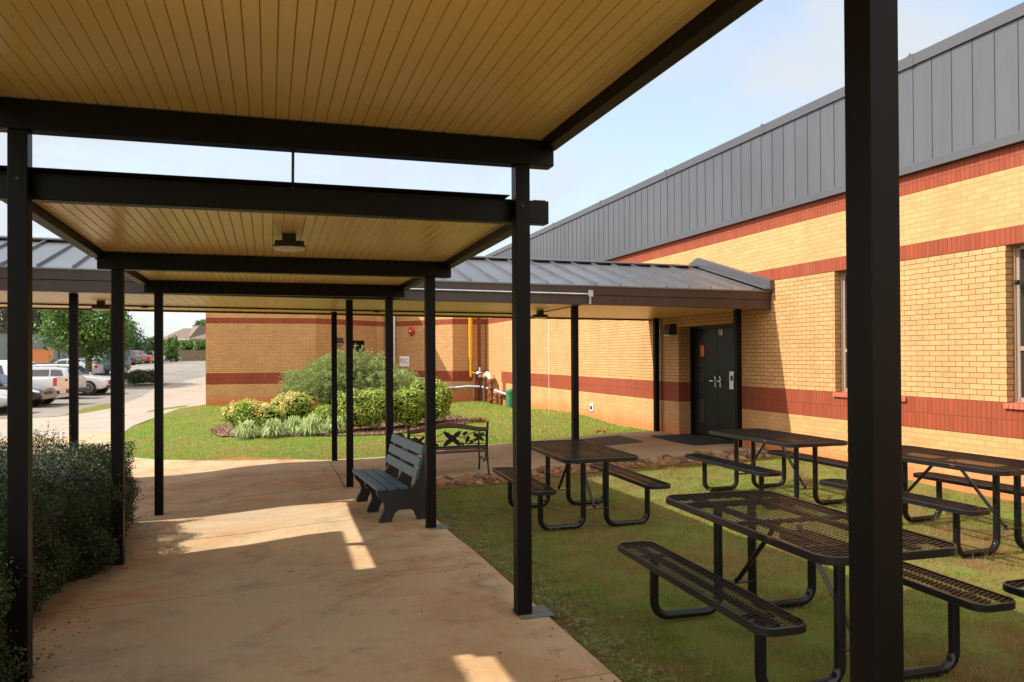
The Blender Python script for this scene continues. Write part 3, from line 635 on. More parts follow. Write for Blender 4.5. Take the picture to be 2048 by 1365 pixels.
# service door 17 in the recess
d0 = Vector(pts[1]); d1 = Vector(pts[2]); dd = (d1-d0).normalized(); nn = Vector((dd.y, -dd.x))
def dp(u, n_, z): return (d0.x+dd.x*u+nn.x*n_, d0.y+dd.y*u+nn.y*n_, z)
def dbox(b, ua, ub, na, nb, za, zb): return b.hexa([dp(ua, na, za), dp(ub, na, za), dp(ub, nb, za), dp(ua, nb, za), dp(ua, na, zb), dp(ub, na, zb), dp(ub, nb, zb), dp(ua, nb, zb)])
sd = dbox(MB(), 1.66, 2.54, -.09, -.05, -1.75, .60).build('service_door', M['door'], bld)
b = MB(); dbox(b, 1.60, 1.66, -.12, .01, -1.75, .66); dbox(b, 2.54, 2.60, -.12, .01, -1.75, .66); dbox(b, 1.66, 2.54, -.12, .01, .60, .66); b.build('door_frame', M['door'], bld)
dbox(MB(), 1.5, 2.7, -.2, -.13, -2, 1).build('door_backing', M['door'], bld)
pl = dbox(MB(), 2.03, 2.17, -.05, -.045, .33, .50).build('number_plate', M['lampbody'], bld)
text_obj('17', .14, M['white'], 'number', dp(2.10, -.042, .415), (dd.x, dd.y, 0), pl)
o = dbox(MB(), 1.95, 2.25, -.048, -.040, -.25, .05).build('door_notice', M['white']); tag(o, 'white notice on the service door above the big shrub', 'notice')
# downspouts of the recess
b = MB()
for x_, y_ in ((4.62, 32.55), (4.98, 32.62)): b.box(x_-.04, x_+.04, y_-.10, y_-.03, -1.7, PARA0)
b.build('downspout', M['galv'], bld, bevel=.01)

# wall things
def wall_lamp(loc, label, d=Vector((-1, 0))):
    t = thing('wall_lamp', loc, label, 'wall lamp', 'wall lamps beside the doors'); sx = Vector((-d.y, d.x)); L = Vector(loc)
    def P(a, n_, z): return (L.x+sx.x*a+d.x*n_, L.y+sx.y*a+d.y*n_, L.z+z)
    MB().hexa([P(-.14, 0, -.10), P(.14, 0, -.10), P(.14, .20, -.10), P(-.14, .20, -.10), P(-.14, 0, .13), P(.14, 0, .13), P(.13, .13, .13), P(-.13, .13, .13)]).build('housing', M['lampbody'], t, bevel=.012)
    MB().hexa([P(-.11, .03, -.12), P(.11, .03, -.12), P(.11, .17, -.12), P(-.11, .17, -.12), P(-.11, .03, -.10), P(.11, .03, -.10), P(.11, .17, -.10), P(-.11, .17, -.10)]).build('lens', M['lens'], t)
wall_lamp((WX, 14.86, .53), 'dark box wall lamp on the brick left of the double door')
q = dp(1.15, 0, .62); wall_lamp(q, 'dark wall lamp left of the service door in the recess', nn)
v = thing('wall_vent', (WX, 19.25, -1.37), 'small white vent box low on the sunlit brick wall', 'vent')
MB().box(WX-.03, WX, 19.15, 19.35, -1.47, -1.27).build('cover', M['white'], v, bevel=.006); MB().box(WX-.04, WX-.03, 19.19, 19.31, -1.43, -1.33).build('opening', M['lampbody'], v)
e0, e1 = Vector(pts[3]), Vector(pts[4]); ed = (e1-e0).normalized(); en = Vector((ed.y, -ed.x))
def ep(u, n_, z): return (e0.x+ed.x*u+en.x*n_, e0.y+ed.y*u+en.y*n_, z)
u = .62
t = thing('sign', ep(u, .01, -.19), 'white sign with red letters FDC on the brick above the grey bin', 'sign')
MB().hexa([ep(u-.28, 0.005, -.40), ep(u+.28, 0.005, -.40), ep(u+.28, .02, -.40), ep(u-.28, .02, -.40), ep(u-.28, 0.005, .02), ep(u+.28, 0.005, .02), ep(u+.28, .02, .02), ep(u-.28, .02, .02)]).build('panel', M['white'], t, bevel=.004)
text_obj('FDC', .27, M['redtext'], 'lettering', ep(u, .024, -.19), (ed.x, ed.y, 0), t, .002)
u = 1.08; cc = Vector(ep(u, .0, 1.05)); n3 = Vector((en.x, en.y, 0))
t = thing('alarm_bell', cc, 'round red fire alarm bell on the brick above the sign', 'alarm bell')
MB().tube([cc, cc+n3*.05], .07, 16).build('back_box', M['red'], t)
MB().tube([cc+n3*.05, cc+n3*.06, cc+n3*.10, cc+n3*.125, cc+n3*.13], [.17, .175, .15, .07, .01], 24).build('gong', M['red'], t, smooth=True)
MB().tube([cc+n3*.13, cc+n3*.145], .035, 12).build('hub', M['white'], t)
cc = Vector(ep(.78, 0, -.62))
t = thing('fire_inlet', cc, 'dark twin hose inlet on the brick below the FDC sign', 'hose inlet')
b = MB(); b.tube([cc, cc+n3*.18], .06, 12); b.build('stem', M['lampbody'], t)
for s_ in (-1, 1):
    e3 = Vector((ed.x, ed.y, 0)); MB().tube([cc+n3*.15, cc+n3*.28+e3*s_*.13+Vector((0,0,-.03))], [.05, .065], 12).build('nozzle', M['lampbody'], t)
# gas pipe
gx, gy = 7.53, 29.72
t = thing('gas_pipe', (gx, gy, -.76), 'yellow vertical gas pipe with a silver regulator at its foot', 'pipe')
MB().tube([(gx, gy, 2.6), (gx, gy, -.02), (gx, gy, -.12), (gx, gy, -.80)], [.08, .08, .045, .04], 12).build('riser', M['yellow'], t, smooth=True)
MB().tube([(gx, gy, -.62), (7.9, gy-.05, -.72), (8.1, gy-.1, -.78)], .05, 10).build('branch', M['yellow'], t, smooth=True)
b = MB(); b.lathe((7.88, gy-.05, -.85), [(.05, 0), (.08, .03), (.08, .14), (.17, .17), (.19, .20), (.17, .23), (.06, .26), (.04, .42), (.02, .43)], 16); b.build('regulator', M['galv'], t, smooth=True)
MB().tube([(7.68, gy-.02, -1.9), (7.68, gy-.02, -.68)], .075, 10).build('support_post', M['rust'], t)
# backflow assembly
t = thing('backflow_valve', (8.0, 28.6, G(8, 28.6)), 'rusty backflow pipes with tan valves standing by the corner', 'valve assembly')
zg = G(8, 28.6)
MB().tube([(7.9, 29.0, zg-.1), (7.9, 29.0, -.95), (7.9, 28.95, -.82), (7.9, 28.75, -.78), (7.92, 28.55, -.84), (7.92, 28.5, -1.0)], .06, 10).build('upper_pipe', M['rust'], t, smooth=True)
b = MB(); b.lathe((7.93, 28.2, zg-.05), [(.06, 0), (.06, .12), (.15, .13), (.15, .19), (.06, .2), (.06, .55), (.13, .56), (.13, .62), (.07, .63), (.07, .78), (.10, .80), (.10, .92), (.04, .95)], 14); b.build('riser', M['rust'], t, smooth=True)
MB().tube([(7.93, 29.05, -.78), (7.93, 28.75, -.70), (7.93, 28.45, -.74), (7.93, 28.25, -.88)], [.11, .125, .10, .07], 12).build('valve_body', mat('tan_valve_paint', (.42, .36, .27), .6), t, smooth=True)
MB().tube([(7.85, 29.45, zg), (7.85, 29.45, -.82)], .035, 8).build('stake', M['lampbody'], t)
b = MB(); b.tube([(7.95, 28.75, -.6), (7.95, 28.75, -.45)], .02, 8); b.tube([(7.95, 28.66, -.46), (7.95, 28.84, -.46)], .015, 8); b.build('handwheel', M['rust'], t)
for yy in (28.65, 27.7, 27.2): MB().lathe((8.0, yy, zg-.05), [(.08, 0), (.08, .30), (.10, .32), (.10, .40), (.03, .42)], 12).build('stub_pipe', M['rust'], t, smooth=True)
o = MB().tube([(6.0, 30.9, -1.2), (6.9, 29.85, -1.22), (7.4, 29.62, -1.17), (7.9, 29.5, -1.19), (8.02, 28.4, -1.25), (8.05, 27.2, -1.33), (8.05, 26.1, -1.38)], .045, 10).build('water_pipe', mat('grey_insulated_pipe', (.42, .46, .55), .35, .2), smooth=True)
tag(o, 'grey insulated pipe running low along the brick into the corner', 'pipe')
t = thing('utility_box', (7.98, 25.9, G(8, 25.9)), 'green round utility pedestal at the end of the grey pipe', 'utility box')
MB().lathe((7.98, 25.9, G(8, 25.9)-.05), [(.17, 0), (.17, .52), (.18, .53), (.18, .60), (.12, .63)], 18).build('body', M['green'], t, smooth=True)
MB().lathe((7.98, 25.9, G(8, 25.9)+.58), [(.12, 0), (.11, .03), (.02, .04)], 18).build('cap', M['green'], t)
zb = G(5.1, 28.5)
t = thing('trash_bin', (5.1, 28.5, zb), 'grey plastic trash bin behind the big shrub', 'trash bin')
MB().lathe((5.1, 28.5, zb), [(.30, 0), (.36, .9), (.37, .92)], 20).build('body', M['greybin'], t, smooth=True)
MB().lathe((5.1, 28.5, zb+.88), [(.39, 0), (.40, .05), (.36, .07)], 20).build('rim', M['greybin'], t, smooth=True)
# door mats
z = lambda x, y: G(x, y)
tag(drape('door_mat', [(7.50, 12.85), (8.46, 12.85), (8.46, 14.6), (7.50, 14.6)], .012, M['mat'], .4, .01), 'black rubber mat in front of the double door', 'mat')
tag(drape('floor_mat', [(5.75, 13.9), (7.0, 13.9), (7.0, 15.0), (5.75, 15.0)], .012, M['rug'], .4, .01), 'worn brown mat on the concrete left of the black mat', 'mat')

# ================================================================== CANOPIES
PW = .1016
def post(parent, x, y, z1, z0=None, w=PW, m='bronze'):
    zb = (G(x, y)-.02) if z0 is None else z0
    return MB().box(x-w/2, x+w/2, y-w/2, y+w/2, zb, z1).build('post', M[m], parent, bevel=.004)
def soffit(parent, x0, x1, y0, y1, za, zb_, pitch=.0765, off=0.0, tilt=None, m='soffit'):
    """boards running along Y, underside at za (near end) and zb_ (far end), 4 mm open joints with dark backing"""
    b = MB(); n = int(round((x1-x0)/pitch)); x = x0
    f = (lambda x: 0.0) if tilt is None else tilt
    for i in range(n):
        a, d = x0+i*(x1-x0)/n + .0015, x0+(i+1)*(x1-x0)/n - .0015; e = .005
        fa, fd = f(a), f(d)
        # small chamfer on both edges
        b.add([(a, y0, za+e+fa), (a+e, y0, za+fa), (d-e, y0, za+fd), (d, y0, za+e+fd), (a, y1, zb_+e+fa), (a+e, y1, zb_+fa), (d-e, y1, zb_+fd), (d, y1, zb_+e+fd),
               (a, y0, za+.012+fa), (d, y0, za+.012+fd), (a, y1, zb_+.012+fa), (d, y1, zb_+.012+fd)],
              [(0,1,5,4), (1,2,6,5), (2,3,7,6), (0,4,10,8), (3,9,11,7)])
    o = b.build('soffit', M[m], parent)
    g_ = MB(); g_.hexa([(x0, y0, za+.010+f(x0)), (x1, y0, za+.010+f(x1)), (x1, y1, zb_+.010+f(x1)), (x0, y1, zb_+.010+f(x0)), (x0, y0, za+.03+f(x0)), (x1, y0, za+.03+f(x1)), (x1, y1, zb_+.03+f(x1)), (x0, y1, zb_+.03+f(x0))])
    g_.build('deck_joints', M['groove'], parent)
    return o
# --- high section over the camera
hi = thing('walkway_canopy', (0.13, 2, -1.76), 'high near section of the walkway canopy with tan boarded underside and dark posts', 'canopy', 'walkway canopy sections')
soffit(hi, -1.475, 1.79, -3.0, 5.16, 1.478, 1.478)
MB().box(-1.565, 1.88, -3.05, 5.42, 1.532, 1.60).build('roof_deck', M['bronze_beam'], hi)
for xa, xb in ((-1.565, -1.475), (1.79, 1.88)): MB().box(xa, xb, -3.0, 5.04, 1.405, 1.53).build('side_beam', M['bronze_beam'], hi, bevel=.004)
MB().box(-1.58, 1.872, 5.04, 5.16, 1.300, 1.470).build('cross_beam', M['bronze_beam'], hi, bevel=.004)
MB().box(-1.57, 1.87, 1.75, 1.90, 1.330, 1.475).build('cross_beam', M['bronze_beam'], hi, bevel=.004)
MB().box(-1.57, 1.56, 5.06, 5.28, 1.0845, 1.0905).build('sun_gap_strip', M['bronze_beam'], hi)  # thin strip added above the lower beam to stop a sliver of sun
post(hi, 1.65, 5.10, 1.298); post(hi, -1.355, 5.10, 1.298); post(hi, 1.652, 1.835, 1.328); post(hi, -1.36, 1.835, 1.328)
MB().tube([(.15, 5.15, 1.30), (.148, 5.16, 1.07)], .009, 8).build('conduit', M['lampbody'], hi)
# --- lower section
lo = thing('walkway_canopy', (0.13, 8, -1.9), 'lower far section of the walkway canopy reaching to the crossing roof', 'canopy', 'walkway canopy sections')
soffit(lo, -1.49, 1.79, 5.28, 8.20, 1.045, 1.010); soffit(lo, -1.49, 1.79, 8.32, 11.15, 1.012, 1.02)
MB().hexa([(-1.585, 5.28, 1.083), (1.885, 5.28, 1.083), (1.885, 11.44, 1.075), (-1.585, 11.44, 1.075), (-1.585, 5.28, 1.10), (1.885, 5.28, 1.10), (1.885, 11.44, 1.10), (-1.585, 11.44, 1.10)]).build('roof_deck', M['bronze_beam'], lo)
for xa, xb in ((-1.585, -1.495), (1.79, 1.885)):
    for (ya, yb, z0_, z1_) in ((5.24, 8.20, .985, .945), (8.32, 11.15, .945, .945)):
        MB().hexa([(xa, ya, z0_), (xb, ya, z0_), (xb, yb, z1_), (xa, yb, z1_), (xa, ya, z0_+.12), (xb, ya, z0_+.12), (xb, yb, z1_+.12), (xa, yb, z1_+.12)]).build('side_beam', M['bronze_beam'], lo, bevel=.004)
MB().box(-1.57, 1.878, 5.165, 5.265, .925, 1.084).build('cross_beam', M['bronze_beam'], lo, bevel=.004)
MB().box(-1.545, 1.868, 8.20, 8.32, .845, 1.000).build('cross_beam', M['bronze_beam'], lo, bevel=.004)
MB().box(-1.55, 1.858, 11.15, 11.27, .848, 1.008).build('cross_beam', M['bronze_beam'], lo, bevel=.004)
post(lo, 1.645, 8.26, .843); post(lo, -1.375, 8.26, .843); post(lo, 1.640, 11.21, .846); post(lo, -1.38, 11.21, .846)
bo = MB()
for (x, y, zz) in ((1.645, 5.05, 1.02), (-1.355, 5.05, 1.02)): bo.tube([(x, y, zz), (x, y-.008, zz)], .009, 8)
bo.build('bolt', M['lampbody'], lo)
# --- crossing roof
til = lambda x: -.0085*x
cr = thing('crossing_canopy', (3, 13.7, -1.85), 'gabled crossing canopy with standing seam metal roof running to the brick wall', 'canopy')
XL, XR = -9.5, WX-.004
def cbox(b, x0, x1, y0, y1, z0, z1): return b.hexa([(x0, y0, z0+til(x0)), (x1, y0, z0+til(x1)), (x1, y1, z0+til(x1)), (x0, y1, z0+til(x0)), (x0, y0, z1+til(x0)), (x1, y0, z1+til(x1)), (x1, y1, z1+til(x1)), (x0, y1, z1+til(x0))])
soffit(cr, XL, XR-.0, 11.56, 15.90, .880, .880, .153, tilt=til)
for (ya, yb) in ((11.46, 11.56), (15.90, 16.0)):
    b = MB(); cbox(b, XL, XR, ya, yb, .846, 1.00)
    cbox(b, XL, XR, ya-(.012 if ya < 12 else 0), yb+(.012 if ya > 12 else 0), 1.002, 1.150); b.build('fascia', M['fascia'], cr, bevel=.004)
def slope(b, x0, x1, s, lift0, lift1):
    """roof slope piece; s=-1 near, +1 far"""
    ye, yr = 13.73+s*2.30, 13.73; ze, zr = 1.155, 1.80
    P = lambda x, y, zz, l_: (x, y, zz+l_+til(x))
    return b.hexa([P(x0, ye, ze, lift0), P(x1, ye, ze, lift0), P(x1, yr, zr, lift0), P(x0, yr, zr, lift0), P(x0, ye, ze, lift1), P(x1, ye, ze, lift1), P(x1, yr, zr, lift1), P(x0, yr, zr, lift1)])
for s in (-1, 1):
    b = MB(); slope(b, XL, XR, s, -.02, .0); b.build('roof_slope', M['roofmetal'], cr)
    b = MB(); x = 7.827
    while x > XL: slope(b, x-.009, x+.009, s, .0, .042); x -= .4105
    b.build('standing_seams', M['roofmetal'], cr)
b = MB(); P = lambda x, y, zz: (x, y, zz+til(x))
for s in (-1, 1): b.hexa([P(XL, 13.73, 1.835), P(XR, 13.73, 1.835), P(XR, 13.73+s*.17, 1.795), P(XL, 13.73+s*.17, 1.795), P(XL, 13.73, 1.85), P(XR, 13.73, 1.85), P(XR, 13.73+s*.17, 1.81), P(XL, 13.73+s*.17, 1.81)])
b.build('ridge_cap', M['panel_trim'], cr)
b = MB()
for s in (-1, 1):
    ye = 13.73+s*2.36
    b.hexa([(XR-.09, ye, 1.10), (XR, ye, 1.10), (XR, 13.73, 1.72), (XR-.09, 13.73, 1.72), (XR-.09, ye, 1.26), (XR, ye, 1.26), (XR, 13.73, 1.925), (XR-.09, 13.73, 1.925)])
    b.hexa([(XR-.17, ye, 1.10), (XR-.09, ye, 1.10), (XR-.09, 13.73, 1.76), (XR-.17, 13.73, 1.76), (XR-.17, ye, 1.125), (XR-.09, ye, 1.125), (XR-.09, 13.73, 1.775), (XR-.17, 13.73, 1.775)])
b.build('wall_flashing', M['panel_trim'], cr, bevel=.004)
for x, y in ((1.17, 12.12), (4.85, 12.12), (7.96, 12.12), (-2.57, 12.12), (-6.2, 12.12), (1.20, 15.42), (4.85, 15.42), (8.08, 15.42), (-2.63, 15.42), (-6.2, 15.42)): post(cr, x, y, .875+til(x))
b = MB(); b.tube([(1.95, 11.435, 1.01+til(2)), (4.84, 11.435, 1.01+til(4.8))], .016, 8); b.box(4.80, 4.88, 11.40, 11.46, .93, 1.03); b.tube([(4.84, 11.43, .95), (4.84, 11.44, .81)], .022, 8); b.build('conduit', M['galv'], cr)
b = MB(); b.tube([(4.84, 11.45, .83), (4.80, 13.7, .80)], .011, 8); b.tube([(-9.4, 14.5, .86+til(-9.4)), (4.7, 14.5, .86+til(4.7))], .016, 8)
for x in (-2.0, 1.9): b.box(x-.05, x+.05, 14.46, 14.54, .83+til(x), .87+til(x))
b.build('ceiling_conduit', M['lampbody'], cr)

# --- ceiling lamps
def ceiling_lamp(x, y, ztop, label):
    t = thing('ceiling_lamp', (x, y, ztop), label, 'ceiling lamp', 'ceiling lamps under the canopies')
    MB().box(-.055, .055, -.055, .055, -.075, 0).build('mount_box', M['lampbody'], t, local=True, bevel=.006)
    b = MB(); b.box(-.115, .115, -.115, .115, -.085, -.075); b.box(-.105, .105, -.105, .105, -.115, -.085)
    for k in range(8): b.box(-.118, .118, -.1+k*.028, -.094+k*.028, -.112, -.088)
    b.box(-.13, .13, -.13, .13, -.124, -.115); b.build('heat_sink', M['lampbody'], t, local=True, bevel=.003)
    MB().lathe((0, 0, -.150), [(.055, 0), (.09, .004), (.118, .012), (.13, .026)], 28).build('lens', M['lens'], t, local=True, smooth=True)
    return t
l0 = ceiling_lamp(.165, 6.8, 1.036, 'square lamp under the lower walkway canopy nearest the camera')
copy_tree(l0, (-2.52, 13.7, .878+til(-2.5)), 0, 'lamp under the crossing canopy at the left above the car park view', 'ceiling lamps under the canopies')
copy_tree(l0, (4.80, 13.7, .878+til(4.8)), 0, 'lamp under the crossing canopy right of the tall middle post', 'ceiling lamps under the canopies')

# --- assumed canopy added out of view at left, shaped to shade the walk
nb = thing('unseen_shade_canopy', (-4.5, 4, -2), 'unseen flat canopy added left of the hedge to shade the walk', 'canopy')
b = MB(); b.box(-5.8, -2.77, 1.5, 7.55, 2.42, 2.52); b.box(-5.8, -3.14, 7.55, 9.35, 2.42, 2.52); b.build('roof_deck', M['bronze_beam'], nb)
for x, y in ((-3.4, 2.0), (-3.4, 5.5), (-5.6, 2.0), (-5.6, 5.5), (-5.6, 9.0)): post(nb, x, y, 2.43)

# ================================================================== PICNIC TABLES
def round_rect(hx, hy, r, n=5):
    out = []
    for cx, cy, a0 in ((hx-r, hy-r, 0), (-hx+r, hy-r, 90), (-hx+r, -hy+r, 180), (hx-r, -hy+r, 270)):
        for k in range(n+1): a = R(a0+90*k/n); out.append((cx+r*math.cos(a), cy+r*math.sin(a)))
    return out
def in_rr(x, y, hx, hy, r):
    dx, dy = max(abs(x)-(hx-r), 0), max(abs(y)-(hy-r), 0); return abs(x) <= hx and abs(y) <= hy and dx*dx+dy*dy <= r*r
def exp_metal(hx, hy, r, z, cx=0):
    """expanded metal: two families of crossing strands clipped to the rounded top, long diamonds across the table"""
    b = MB(); sw, lw = .0165, .040     # half pitches along Y and X
    m = sw/lw*1.0; ang = math.atan2(sw, lw); t = .0017; h = .0026
    for s in (-1, 1):
        d = (math.cos(ang), s*math.sin(ang)); nrm = (-d[1], d[0]); step = 2*sw*math.cos(ang)
        k = -int((hx+hy)/step)-1
        while k*step < hx+hy:
            o = (nrm[0]*k*step, nrm[1]*k*step); ts = [q*.01 for q in range(-250, 251) if in_rr(o[0]+d[0]*q*.01, o[1]+d[1]*q*.01, hx, hy, r)]
            if len(ts) > 1:
                a, c_ = ts[0]-.004, ts[-1]+.004
                p = lambda q, w_: (cx+o[0]+d[0]*q+nrm[0]*w_, o[1]+d[1]*q+nrm[1]*w_)
                zz = z + (.0008 if s > 0 else 0)
                b.hexa([(*p(a, -t), zz), (*p(a, t), zz), (*p(c_, t), zz), (*p(c_, -t), zz), (*p(a, -t), zz+h), (*p(a, t), zz+h), (*p(c_, t), zz+h), (*p(c_, -t), zz+h)])
            k += 1
    return b
def rim(hx, hy, r, z0, z1, w, cx=0):
    o = round_rect(hx, hy, r, 7); i = round_rect(hx-w, hy-w, r-w, 7); n = len(o)
    vs = [(cx+x, y, z0+.004) for x, y in o] + [(cx+x, y, z1-.004) for x, y in o] + [(cx+x*(1-.004/hx), y*(1-.004/hy), z1) for x, y in o] + [(cx+x, y, z1) for x, y in i] + [(cx+x, y, z0) for x, y in i] + [(cx+x*(1-.004/hx), y*(1-.004/hy), z0) for x, y in o]
    fs = [(L*n+k, L*n+(k+1) % n, ((L+1) % 6)*n+(k+1) % n, ((L+1) % 6)*n+k) for L in range(6) for k in range(n)]
    return MB().add(vs, fs)
def picnic_table(loc, label, rz=0, L=1.80):
    t = thing('picnic_table', loc, label, 'picnic table', 'black metal picnic tables on the lawn', rz)
    H, S, hx, hy = .775, .465, .42, L/2
    top = exp_metal(hx-.012, hy-.012, .10, H-.008).build('tabletop', M['rustblack'], t, local=True)
    rim(hx, hy, .11, H-.045, H, .012).build('rim', M['rustblack'], top, local=True, smooth=True)
    b = MB()
    for x in (-.2, .2): b.box(x-.015, x+.015, -hy+.08, hy-.08, H-.035, H-.0095)
    for y in (-.62, 0, .62): b.box(-hx+.015, hx-.015, y-.015, y+.015, H-.033, H-.011)
    b.build('support_bars', M['black'], top, local=True)
    for s in (-1, 1):
        cx = s*.635
        st = exp_metal(.128, hy-.012, .07, S-.008, cx).build('seat', M['rustblack'], t, local=True)
        rim(.14, hy, .08, S-.042, S, .012, cx).build('rim', M['rustblack'], st, local=True, smooth=True)
        MB().box(cx-.012, cx+.012, -hy+.08, hy-.08, S-.034, S-.0095).build('support_bar', M['black'], st, local=True)
        for e in (-1, 1):
            y = e*.62; r = .10; pts_ = [(s*.13, y, H-.035), (s*.13, y, .13)]
            for k in range(1, 7): a = R(90*k/6); pts_.append((s*(.13+r*(1-math.cos(a))), y, .13-r*math.sin(a)))
            for k in range(0, 7): a = R(90*k/6); pts_.append((s*(.605-r+r*math.sin(a)), y, .13-r*math.cos(a)))
            pts_.append((s*.605, y, S-.035))
            MB().tube(pts_, .030, 12).build('leg', M['black'], t, local=True, smooth=True)
            MB().box(cx-.10, cx+.10, y-.025, y+.025, S-.042, S-.034).build('seat_bracket', M['black'], st, local=True)
    for e in (-1, 1):
        y = e*.62
        MB().box(-.13, .13, y-.035, y+.035, .205, .215).build('crossbar', M['rustblack'], t, local=True, bevel=.003)
        MB().tube([(0, y-e*.01, .225), (0, y-e*.05, .25), (0, e*.12, H-.06), (0, e*.09, H-.036)], .016, 8).build('brace', M['black'], t, local=True, smooth=True)
        MB().box(-hx+.03, hx-.03, y-.025, y+.025, H-.044, H-.035).build('top_bracket', M['black'], t, local=True)
    return t
def tz(x, y): return G(x, y) - .03
T0 = picnic_table((3.02, 4.06, tz(3.02, 4.06)), 'nearest black mesh picnic table with rusty rim, in the shade behind the big post', R(-2))
copy_tree(T0, (3.33, 8.33, tz(3.33, 8.33)), R(-2.3), 'black picnic table beside the concrete walk, in the shade left of the others')
copy_tree(T0, (6.02, 8.40, tz(6.02, 8.40)), R(-.2), 'black picnic table in the sun in front of the double door')
copy_tree(T0, (6.23, 5.98, tz(6.23, 5.98)), R(2.8), 'black picnic table close to the brick wall right of the big post')
copy_tree(T0, (4.62, 2.47, tz(4.62, 2.47)), R(0), 'picnic table of which only one seat corner shows at the right edge')

# ================================================================== BENCHES
t = thing('park_bench', (1.10, 9.43, G(1.4, 9.5)+.005), 'blue grey slatted park bench with three black side frames on the walk', 'bench', None, R(4))
prof = [(0.0, 0), (.165, 0)] + [(.165+.165*(1-math.cos(R(a)))*1.0, .17*math.sin(R(a))) for a in (15, 35, 60, 90)] + [(.50-.14*math.cos(R(a))*1.0+.0, .17*math.sin(R(a))) for a in (90, 60, 35, 15)] 
prof = [(0.01, 0), (.17, 0), (.185, .06), (.22, .12), (.28, .16), (.36, .17), (.44, .155), (.49, .11), (.52, .05), (.535, 0), (.69, 0), (.675, .10), (.655, .22), (.66, .34), (.685, .50), (.715, .66), (.74, .78),
        (.755, .86), (.74, .915), (.70, .94), (.655, .925), (.63, .88), (.61, .80), (.575, .68), (.54, .56), (.50, .47), (.45, .405), (.02, .395), (-.02, .40), (-.03, .36), (0.0, .31), (.055, .26), (.075, .20), (.06, .14), (.02, .08), (0, .03)]
prof = [(a*.82, b_*.91) for a, b_ in prof]
for y in (-.72, -.02, .68):
    MB().prism(prof, lambda a, b_, w_, y=y: (a, y+w_, b_), -.032, .032).build('side_frame', M['plastic'], t, local=True, bevel=.005)
for k in range(3):
    x = -.03+k*.122
    MB().box(x, x+.104, -.78, .78, .366, .402).build('seat_slat', M['slat'], t, local=True, bevel=.005)
for k in range(3):
    z0_, x0_ = .465+k*.133, .438+k*.032
    dx, dz = .024, .104
    MB().hexa([(x0_-.035, -.78, z0_+.008), (x0_, -.78, z0_), (x0_, .78, z0_), (x0_-.035, .78, z0_+.008), (x0_-.035+dx, -.78, z0_+.008+dz), (x0_+dx, -.78, z0_+dz), (x0_+dx, .78, z0_+dz), (x0_-.035+dx, .78, z0_+.008+dz)]).build('back_slat', M['slat'], t, local=True, bevel=.005)
b = MB().box(.17, .22, -.70, .66, .22, .31); b.build('stretcher', M['plastic'], t, local=True)

zi = G(2.7, 12.15)
t = thing('garden_bench', (2.68, 12.12, zi+.005), 'cast iron garden bench with leaf pattern back and red brown wooden rails, seen from behind', 'bench', None, R(3))
HL = .64
# local frame: back towards -Y (camera side), seat towards +Y
def arch(u): return .70+.075*math.cos(u*math.pi*.5/HL*1.0)**2 - .0
for s in (-1, 1):
    b = MB(); b.tube([(s*HL, -.17, 0), (s*HL, -.12, .12), (s*HL, -.075, .28), (s*HL, -.06, .42), (s*HL, -.075, .60), (s*HL, -.105, .80)], [.018, .016, .018, .02, .02, .018], 8)
    b.tube([(s*HL, .36, 0), (s*HL, .33, .14), (s*HL, .34, .28), (s*HL, .36, .40), (s*HL, .37, .60), (s*HL, .33, .635), (s*HL, .10, .60), (s*HL, -.08, .63)], .016, 8)
    b.tube([(s*HL, -.06, .40), (s*HL, .36, .385)], .016, 8)
    b.tube([(s*HL, -.09, .20), (s*HL, .02, .25), (s*HL, .10, .18), (s*HL, .20, .25), (s*HL, .33, .18)], .010, 6)
    b.tube([(s*HL, .02, .25), (s*HL, .0, .33), (s*HL, .06, .39)], .009, 6)
    b.lathe((s*HL, -.108, .80), [(.012, 0), (.024, .012), (.018, .03), (.005, .038)], 10)
    b.box(s*HL-.02, s*HL+.02, -.20, -.13, 0, .015)
    b.build('end_frame', M['iron'], t, local=True, smooth=True)
def bp(u, z, n_=0): return (u, -.068-.035*(z-.42)/.38+n_, z)
b = MB(); N = 24
up = [(-HL+2*HL*k/N) for k in range(N+1)]
poly = [(u, arch(u)) for u in up] + [(u, arch(u)+.062-.012*abs(u)/HL) for u in reversed(up)]
b.prism(poly, lambda a, z_, w_: bp(a, z_, w_), -.016, .016); b.build('top_rail', M['redwood'], t, local=True)
for k in range(4): MB().box(-HL, HL, -.03+k*.10, .055+k*.10, .405, .427).build('seat_slat', M['redwood'], t, local=True, bevel=.004)
MB().box(-HL, HL, -.075, -.045, .355, .40).build('rear_rail', M['redwood'], t, local=True, bevel=.004)
b = MB()
b.tube([bp(u, arch(u)-.008) for u in up], .009, 6); b.tube([bp(-HL, .455), bp(HL, .455)], .012, 6); 
for s in (-1, 1): b.tube([bp(s*(HL-.02), .45), bp(s*(HL-.02), .70)], .009, 6)
def leafp(cx, cz, ang, L, W):
    n = 14; P_ = []
    for k in range(n):
        a = 2*math.pi*k/n; x = math.cos(a)*L/2; z_ = math.sin(a)*W/2*(1-.25*math.cos(a)); P_.append((cx+x*math.cos(ang)-z_*math.sin(ang), cz+x*math.sin(ang)+z_*math.cos(ang)))
    b.prism(P_, lambda a, z_, w_: bp(a, z_, w_), -.007, .007)
for cx, cz, sc_ in ((0.06, .59, 1.0), (-.47, .57, .6), (.50, .60, .62)):
    leafp(cx, cz, 0, .13*sc_, .12*sc_)
    for a in (40, 140, 220, 320): leafp(cx+.105*sc_*math.cos(R(a)), cz+.098*sc_*math.sin(R(a)), R(a), .15*sc_, .075*sc_)
